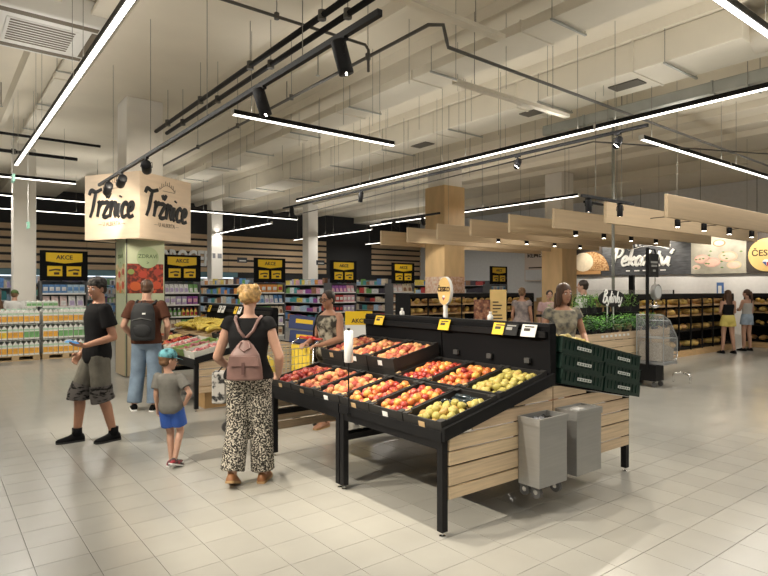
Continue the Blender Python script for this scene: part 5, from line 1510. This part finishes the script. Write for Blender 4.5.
MB().box(-.033,.033,-.068,.068,.0042,.0056).build('screen', mat('phone_blue', (.15,.45,.85), .3, emit=.5), t, loc=hp, rot=(.25,.35,.25))

# 2 -- man with black backpack, jeans
F = Fig(lean=(0,.02), yaw=.0, pitch=-.12, girth=1.03, pose={
    'elL':(-.285,-.05,1.14),'wrL':(-.20,.12,.95),'hL':(.5,.9,-.1),'elR':(.285,-.05,1.14),'wrR':(.22,.14,.96),'hR':(-.5,.9,-.1),
    'knL':(-.13,.05,.50),'anL':(-.17,.02,.078),'knR':(.10,.0,.50),'anR':(.11,-.05,.078),'fL':(-.35,1,0),'fR':(.3,1,0)})
JEAN = mat('jeans_blue', (.20,.27,.36), .8, var=.3, scale=5, bump=.2); BROWNT = mat('tee_brown', (.085,.035,.022), .85, var=.15, scale=6, bump=.15)
p2 = person('person in brown T-shirt and blue jeans seen from behind, wearing a black backpack', (2.30, 8.14, 0), 58, 1.75, F, SKIN, hair_short, HAIRB, [
    ('t_shirt', BROWNT, tee(F, .018, .90, .66, .018)), ('jeans', JEAN, pants(F, .014, .97, .034, 1.03))], (BLACKM, PAPER, 'sneaker', 0))
PACK = mat('backpack_black', (.014,.015,.017), .7, var=.25, scale=10)
def backpack(t, m, strapm, y0, zc, w=.15, h=.25, d=.14, sh=.12, top=1.44, flap=True):
    b = MB(); b.loft([(0,y0-d*.5,zc-h,w*.86,d*.42),(0,y0-d*.5,zc-h*.92,w,d*.52),(0,y0-d*.55,zc-h*.3,w*1.04,d*.58),(0,y0-d*.5,zc+h*.5,w*.98,d*.50),(0,y0-d*.42,zc+h*.88,w*.78,d*.40),(0,y0-d*.36,zc+h,w*.4,d*.26)], 20)
    me = remesh(b, .01, 3); me.materials.append(m); me.name = 'pack_body'; link('pack_body', me, t)
    for q in (-1,1):
        MB().tube([(q*w*.5,y0-d*.15,zc+h*.85),(q*sh,y0+.03,top),(q*sh,y0+.11,top+.035),(q*(sh+.01),y0+.21,top-.04),(q*(sh+.03),y0+.235,top-.22),(q*(w+.01),y0+.06,zc-h*.75)], .016, 6).build('strap', strapm, t, True)
    if flap:
        MB().ell((0,y0-d*1.02,zc-h*.45), (w*.72,d*.18,h*.36), 16, 8).build('front_pocket', m, t, True)
        MB().tube([(-w*.8,y0-d*1.0,zc+.02),(0,y0-d*1.16,zc+.05),(w*.8,y0-d*1.0,zc+.02)], .006, 5).build('zip', RUBBER, t)
        MB().tube([(-.03,y0-d*.25,zc+h*.96),(-.025,y0-d*.3,zc+h*1.1),(.025,y0-d*.3,zc+h*1.1),(.03,y0-d*.25,zc+h*.96)], .007, 5).build('grab_loop', m, t, True)
t = worn('backpack', 'black backpack with front pocket worn by the person in brown T-shirt and jeans', 'backpack', p2)
backpack(t, PACK, PACK, -.10, 1.20, .155, .25, .13)
MB().box(.03,.07,-.305,-.295,1.30,1.32).build('logo_patch', PAPER, t)

# 3 -- boy
F = Fig(lean=(-.10,.05), yaw=-.75, pitch=-.05, hs=1.42, girth=1.02, pose={
    'elL':(-.245,-.02,1.13),'wrL':(-.25,.03,.90),'elR':(.345,-.06,1.17),'wrR':(.225,.02,.98),'hR':(-.8,.5,-.3),'nR':(-.3,-.8,0),
    'knL':(-.06,.10,.50),'anL':(.02,-.02,.078),'fL':(.35,1,0),'knR':(.10,.12,.53),'anR':(.13,-.14,.13),'fR':(.25,.9,-.35)})
F.hc += Vector((0,0,.045))
GREYT = mat('tee_grey', (.17,.165,.15), .85, var=.12, scale=8, bump=.15); BLUES = mat('shorts_blue', (.03,.10,.42), .7, var=.12, scale=8)
p3 = person('small person in grey T-shirt, bright blue shorts and teal cap, hand on hip', (1.76, 5.46, 0), 45, 1.01, F, SKIN, hair_short, HAIRM, [
    ('t_shirt', GREYT, tee(F, .022, .84, .66, .03)), ('shorts', BLUES, pants(F, .022, .36, .035, 1.0))], (mat('shoe_red', (.42,.03,.05), .5, col2=(.03,.03,.03), var=.05, scale=12), PAPER, 'sneaker', 0, 1.12), vox=.010)
cap_(p3, F, mat('cap_teal', (.02,.05,.06), .8, col2=(.16,.42,.48), var=.1, scale=16), mat('cap_teal', (.02,.05,.06)), back=False)

# 4 -- blonde woman from behind
F = Fig(fem=True, lean=(.0,.03), yaw=.1, pitch=-.05, girth=1.10, arm=1.12, pose={
    'elL':(-.27,-.02,1.12),'wrL':(-.22,.19,1.00),'hL':(.3,1,0),'elR':(.27,-.02,1.12),'wrR':(.24,.16,.94),'hR':(-.1,1,-.3),
    'knL':(-.10,.02,.50),'anL':(-.125,-.10,.115),'fL':(.05,1,-.35),'knR':(.10,.06,.50),'anR':(.115,.05,.078),'fR':(.12,1,0)})
TOPB = mat('top_black', (.013,.013,.014), .85, var=.2, scale=6, bump=.12)
PATT = mat('trouser_pattern', (.62,.57,.48), .8, col2=(.03,.028,.025), var=.03, scale=75, pattern=None, bump=.0)
p4 = person('person from behind in black top and black and white patterned trousers', (2.11, 4.55, 0), 55, 1.66, F, SKIN, hair_updo, HAIRY, [
    ('top', TOPB, (lambda b: (F.torso(b, .014, .93, 1.465, .015), [F.armm(b, S, .012, .20, .012) for S in 'RL'], F.torso(b, .014, .93, 1.0)))),
    ('trousers', PATT, pants(F, .014, .97, .040, 1.04))], (mat('shoe_tan', (.30,.13,.05), .5), mat('sole_tan', (.45,.28,.13), .6), 'shoe', 0))
PINK = mat('rucksack_rose', (.20,.115,.10), .5, var=.15, scale=12)
t = worn('leather_backpack', 'dusty rose leather backpack with flap over the black top and patterned trousers', 'backpack', p4)
b = MB(); y0, zc = -.135, 1.10
b.loft([(0,y0-.05,zc-.16,.145,.045),(0,y0-.055,zc-.15,.155,.06),(0,y0-.06,zc-.05,.15,.065),(0,y0-.05,zc+.06,.125,.05),(0,y0-.035,zc+.14,.07,.032),(0,y0-.03,zc+.18,.03,.022)], 20)
me = remesh(b, .009, 2); me.materials.append(PINK); link('pack_body', me, t)
MB().prism([(-.13,zc-.03),(.13,zc-.03),(.115,zc+.05),(-.115,zc+.05)], 'y', y0-.135, y0-.115).build('flap', PINK, t)
MB().box(-.012,.012,y0-.142,y0-.134,zc-.10,zc+.0).build('buckle_strap', mat('rucksack_rose_dark', (.10,.05,.045), .5), t)
MB().tube([(-.03,y0-.06,zc+.17),(-.05,y0-.075,zc+.12),(0,y0-.095,zc+.09),(.05,y0-.075,zc+.12),(.03,y0-.06,zc+.17)], .008, 6).build('handle', PINK, t, True)
MB().lathe([(.018,-.012),(.018,.012)], (0,y0-.03,zc+.19), 10).build('ring', BLACK, t)
for q in (-1,1):
    MB().tube([(0,y0-.02,zc+.19),(q*.06,y0+.015,1.36),(q*.10,y0+.045,1.455),(q*.11,y0+.13,1.475),(q*.125,y0+.24,1.40)], .015, 6).build('strap', PINK, t, True)
t = worn('tote_bag', 'small black and white patterned bag hanging beside the patterned trousers', 'bag', p4)
b = MB(); b.cbox(-.33,-.205,.02,.16,.70,.98,.012)
b.build('bag_body', mat('tote_pattern', (.03,.03,.03), .7, col2=(.55,.53,.5), var=.03, scale=20), t)
MB().tube([(-.28,.05,.98),(-.25,.09,1.02),(-.24,.2,1.0)], .006, 5).build('bag_strap', BLACK, t)

# 5 -- woman with glasses pushing the trolley
F = Fig(fem=True, lean=(0,.06), yaw=.0, pitch=-.12, girth=1.22, arm=1.2, pose={
    'elL':(-.235,.05,1.13),'wrL':(-.13,.30,1.06),'hL':(.4,1,0),'nL':(0,0,-1),'elR':(.24,.04,1.13),'wrR':(.15,.30,1.06),'hR':(-.4,1,0),'nR':(0,0,-1),
    'knL':(-.09,.12,.51),'anL':(-.10,.20,.078),'knR':(.10,-.05,.50),'anR':(.10,-.22,.10),'fR':(.05,1,-.25)})
FLOR = mat('tank_floral', (.46,.42,.33), .8, col2=(.05,.045,.04), var=.06, scale=11)
p5 = person('person in floral tank top and glasses pushing the shopping trolley', (3.84, 5.97, 0), 190, 1.61, F, SKIN2, hair_short, HAIRD, [
    ('tank_top', FLOR, top_(F, .016, .84, 1.43, .02)), ('shorts', mat('shorts_dark', (.16,.15,.13), .8), pants(F, .016, .4, .02, 1.0))], (SKIN2, mat('sole_tan', (.45,.28,.13), .6), 'sandal', 0), lip=LIP2)
GF = mat('glasses_black', (.01,.01,.01), .3)
g = None
for q in (-1,1):
    b = MB(); ring = [F.H((q*.034+.027*math.cos(2*PI*k/14), .098, .003+.020*math.sin(2*PI*k/14))) for k in range(15)]
    b.tube(ring, .0032, 5, cap=False)
    b.tube([F.H((q*.060,.096,.008)), F.H((q*.080,.02,.004)), F.H((q*.082,-.01,-.005))], .003, 5)
    o = b.build('glasses_rim', GF, p5, True)
t = worn('shoulder_bag', 'black shoulder bag strap and bag of the person in floral tank top', 'bag', p5)
MB().tube([(.13,-.05,1.10),(.14,-.06,1.30),(.135,-.03,1.44),(.13,.04,1.475),(.135,.12,1.42),(.15,.165,1.25),(.20,.13,1.05)], .014, 6).build('strap', BLACK, t, True)
MB().cbox(.17,.27,-.16,.12,.80,1.06,.02).build('bag_body', BLACK, t)

# 6 -- woman in patterned dress behind the green crates
F = Fig(fem=True, lean=(.0,.10), yaw=.15, pitch=-.06, girth=1.05, pose={
    'elL':(-.25,.06,1.15),'wrL':(-.20,.28,1.02),'hL':(.2,1,-.2),'elR':(.25,.0,1.14),'wrR':(.22,.2,.98)})
DRESS = mat('dress_pattern', (.10,.10,.095), .8, col2=(.30,.27,.20), var=.08, scale=15)
person('person in patterned dress reaching forward behind the green crates', (5.72, 4.02, 0), 240, 1.69, F, SKIN2, hair_long, HAIRB, [
    ('dress', DRESS, (lambda b: (F.torso(b, .016, .55, 1.44, .045), [F.armm(b, S, .012, .30, .014) for S in 'RL'])))], (BLACKM, BLACKM, 'shoe', 0), lip=LIP2)
# 7 -- man in white shirt with dark shoulder straps
F = Fig(yaw=.35, pose={'elR':(.24,.02,1.14),'wrR':(.15,.2,1.0)})
p7 = person('person in white shirt with dark backpack standing behind the herb cart', (10.0, 6.53, 0), 100, 1.80, F, SKIN, hair_short, HAIRD, [
    ('shirt', mat('shirt_white', (.66,.66,.64), .8, var=.05), tee(F, .02, .86, .7, .02)), ('trousers', mat('trouser_dark', (.04,.04,.05), .8), pants(F, .014, .97, .03))], (BLACKM, BLACKM, 'shoe', 0), vox=.011)
t = worn('backpack', 'dark backpack of the person in white shirt', 'backpack', p7); backpack(t, PACK, PACK, -.10, 1.22, .15, .23, .12)
# 8 -- far woman in grey dress and companion
F = Fig(fem=True, pose={'knR':(.10,.1,.5),'anR':(.1,.16,.08)})
person('person in grey patterned dress walking right, far behind the stand', (10.05, 8.05, 0), 20, 1.66, F, SKIN2, hair_short, HAIRM, [
    ('dress', mat('dress_grey', (.16,.14,.14), .8, col2=(.34,.28,.26), var=.1, scale=9), (lambda b: (F.torso(b, .016, .50, 1.44, .04), [F.armm(b, S, .012, .30, .014) for S in 'RL'])))], (BLACKM, BLACKM, 'shoe', 0), face=False, vox=.012)
F = Fig()
person('person in pale pink shirt behind the patterned dress', (10.6, 7.75, 0), 225, 1.60, F, SKIN, hair_short, HAIRD, [
    ('shirt', mat('shirt_pink', (.50,.34,.33), .8), tee(F, .018)), ('trousers', mat('trouser_dark', (.04,.04,.05)), pants(F, .014, .97, .03))], (BLACKM, BLACKM, 'shoe', 0), vox=.012)
# 9 -- two girls at the bread shelves
F = Fig(fem=True, girth=.95, pose={'elL':(-.2,.02,1.14),'wrL':(-.10,.18,1.06),'elR':(.2,.02,1.14),'wrR':(.1,.18,1.06),'anL':(-.16,-.02,.078),'knL':(-.12,.01,.5),'anR':(.16,-.02,.078),'knR':(.12,.01,.5)})
person('person in black top and yellow shorts at the bread shelf, seen from behind', (15.95, 6.27, 0), 50, 1.60, F, SKIN, lambda f, b: hair_long(f, b, .40), HAIRB, [
    ('top', TOPB, top_(F, .012, 1.06, 1.36, 0)), ('shorts', mat('shorts_yellow', (.72,.60,.16), .7), pants(F, .018, .20, .03, 1.06))], (BLACKM, BLACKM, 'sandal', 0), face=False, vox=.011)
F = Fig(fem=True, girth=.95, yaw=.3, pose={'elL':(-.2,.06,1.16),'wrL':(-.08,.22,1.16),'elR':(.22,0,1.14),'wrR':(.2,.1,.92),'anL':(-.12,.0,.078)})
person('person in grey top and pale denim shorts at the bread shelf', (17.0, 6.22, 0), 70, 1.62, F, SKIN, hair_tail, HAIRB, [
    ('top', mat('top_grey', (.45,.44,.42), .8), top_(F, .012, 1.04, 1.36, 0)), ('shorts', mat('shorts_denim', (.36,.44,.54), .8, var=.15), pants(F, .016, .20, .025, 1.06))], (BLACKM, BLACKM, 'sandal', 0), face=False, vox=.011)
# 10 -- two people behind the juice pallets
F = Fig()
p10 = person('person in white shirt with green cap behind the juice pallets', (1.62, 16.65, 0), 70, 1.60, F, SKIN, hair_short, HAIRM, [
    ('shirt', mat('shirt_white', (.66,.66,.64)), tee(F, .02)), ('trousers', JEAN, pants(F, .014, .97, .03))], (BLACKM, BLACKM, 'shoe', 0), face=False, vox=.012)
cap_(p10, F, mat('cap_green', (.10,.16,.06), .8), mat('cap_green', (.10,.16,.06)), back=False)
F = Fig(fem=True)
person('person in brown shirt at the left picture edge behind the juice pallets', (1.25, 16.75, 0), 200, 1.62, F, SKIN, hair_long, HAIRM, [
    ('shirt', mat('shirt_brown', (.12,.07,.04), .8), tee(F, .018)), ('trousers', JEAN, pants(F, .014, .97, .03))], (BLACKM, BLACKM, 'shoe', 0), face=False, vox=.012)

# ================================================================ shopping trolley and dolly
WIREC = mat('trolley_wire', (.55,.56,.57), .3, .9)
t = thing('shopping_trolley', 'wire shopping trolley with red handle pushed by the person in floral tank top', 'trolley', (3.60, 6.14, 0), PI)
# local x runs forward from the handle
b = MB()
def quadpt(u, v, side):  # side panels, tapered towards the front
    pass
zb0, zb1, zt0, zt1 = .48, .55, .96, .90
def P(f, side, top): # f: 0 rear, 1 front
    x = .05+.80*f; yw = (.25-.05*f)*side; return Vector((x, yw, (zt0+(zt1-zt0)*f) if top else (zb0+(zb1-zb0)*f)))
for s_ in (-1,1):
    b = MB()
    for k in range(17): f = k/16; b.tube([P(f,s_,0), P(f,s_,1)], .003, 4)
    for k in range(6):
        q = k/5; b.tube([P(0,s_,0)*(1-q)+P(0,s_,1)*q, P(1,s_,0)*(1-q)+P(1,s_,1)*q], .0035 if 0 < k < 5 else .006, 5)
    b.build('side_grid', WIREC, t)
b = MB()
for k in range(9):
    q = -1+k/4; b.tube([(P(1,1,0)+P(1,-1,0))*.5+Vector((0,.20*q,0)), (P(1,1,1)+P(1,-1,1))*.5+Vector((0,.20*q,0))], .003, 4)
for k in range(6):
    q = k/5; b.tube([P(1,1,0)*(1-q)+P(1,1,1)*q, P(1,-1,0)*(1-q)+P(1,-1,1)*q], .0035, 4)
b.build('front_grid', WIREC, t)
b = MB()
for k in range(13): f = k/12; b.tube([P(f,1,0), P(f,-1,0)], .003, 4)
for k in range(7): q = -1+k/3; b.tube([(P(0,1,0)+P(0,-1,0))*.5+Vector((0,.25*q,0)), (P(1,1,0)+P(1,-1,0))*.5+Vector((0,.20*q,0))], .003, 4)
b.build('bottom_grid', WIREC, t)
MB().box(.06,.085,-.22,.22,.62,.95).build('child_seat_flap', mat('flap_yellow', (.75,.55,.05), .5), t)
for s_ in (-1,1):
    MB().tube([(-.06,s_*.25,1.03),(.05,s_*.25,.97),(.08,s_*.25,.5),(.12,s_*.25,.30),(.9,s_*.20,.18)], .011, 8).build('frame_tube', CHROME, t, True)
    for x in (.0, .93):
        yy = s_*(.25 if x < .5 else .19)
        c = MB().tube([(x+.02,yy,.22),(x,yy,.13)], .012, 6).box(x-.012,x+.018,yy-.018,yy+.018,.05,.15).build('caster_fork', CHROME, t)
        MB().tube([(x,yy-.014,.062),(x,yy+.014,.062)], .062, 16).build('wheel', RUBBER, c)
        MB().tube([(x,yy-.0155,.062),(x,yy+.0155,.062)], .025, 10).build('wheel_hub', WIREC, c)
    MB().tube([(.12,s_*.25,.30),(.01,s_*.25,.18)], .011, 8).build('rear_leg', CHROME, t)
    MB().tube([(.9,s_*.20,.18),(.95,s_*.19,.2)], .011, 8).build('front_leg', CHROME, t)
MB().tube([(-.06,-.25,1.03),(-.06,.25,1.03)], .016, 10).build('handle_bar', mat('handle_red', (.55,.03,.02), .4), t, True)
MB().cbox(-.085,-.035,-.07,.07,1.01,1.055,.008).build('coin_lock', mat('handle_red', (.55,.03,.02)), t)
# shopping inside
t = thing('carrier_bag', 'yellow carrier bag lying in the shopping trolley', 'bag', (3.0, 6.12, .555))
b = MB(); b.loft([(0,0,0,.20,.15),(0,0,.03,.22,.16),(.01,0,.16,.20,.15),(.0,.02,.26,.15,.11),(.02,0,.31,.06,.05)], 16)
me = remesh(b, .02, 2); me.materials.append(mat('bag_yellow', (.80,.62,.08), .4, var=.2, scale=10)); link('bag_body', me, t)
MB().tube([(-.05,0,.30),(-.03,0,.38),(.04,0,.38),(.06,0,.30)], .006, 5).build('bag_handle', mat('bag_yellow', (.8,.62,.08)), t)
t = thing('folded_flyer', 'white folded flyer standing in the trolley front', 'flyer', (2.85, 6.05, .60))
MB().add([(0,-.12,0),(0,.12,0),(.03,.12,.3),(.03,-.12,.3),(.012,-.12,0),(.012,.12,0),(.042,.12,.3),(.042,-.12,.3)], [(0,3,2,1),(4,5,6,7),(0,1,5,4),(1,2,6,5),(2,3,7,6),(3,0,4,7)]).build('paper', PAPER, t)
t = thing('platform_dolly', 'low black dolly parked behind the far end of the fruit stand', 'dolly', (3.98, 5.36, 0))
MB().cbox(0,.5,0,.42,.125,.155,.006).build('platform', BLACK, t)
for x in (.06,.44):
    for y in (.06,.36):
        c = MB().box(x-.015,x+.015,y-.015,y+.015,.09,.126).build('caster', CHROME, t); MB().tube([(x-.016,y,.058),(x+.016,y,.058)], .058, 14).build('wheel', RUBBER, c)
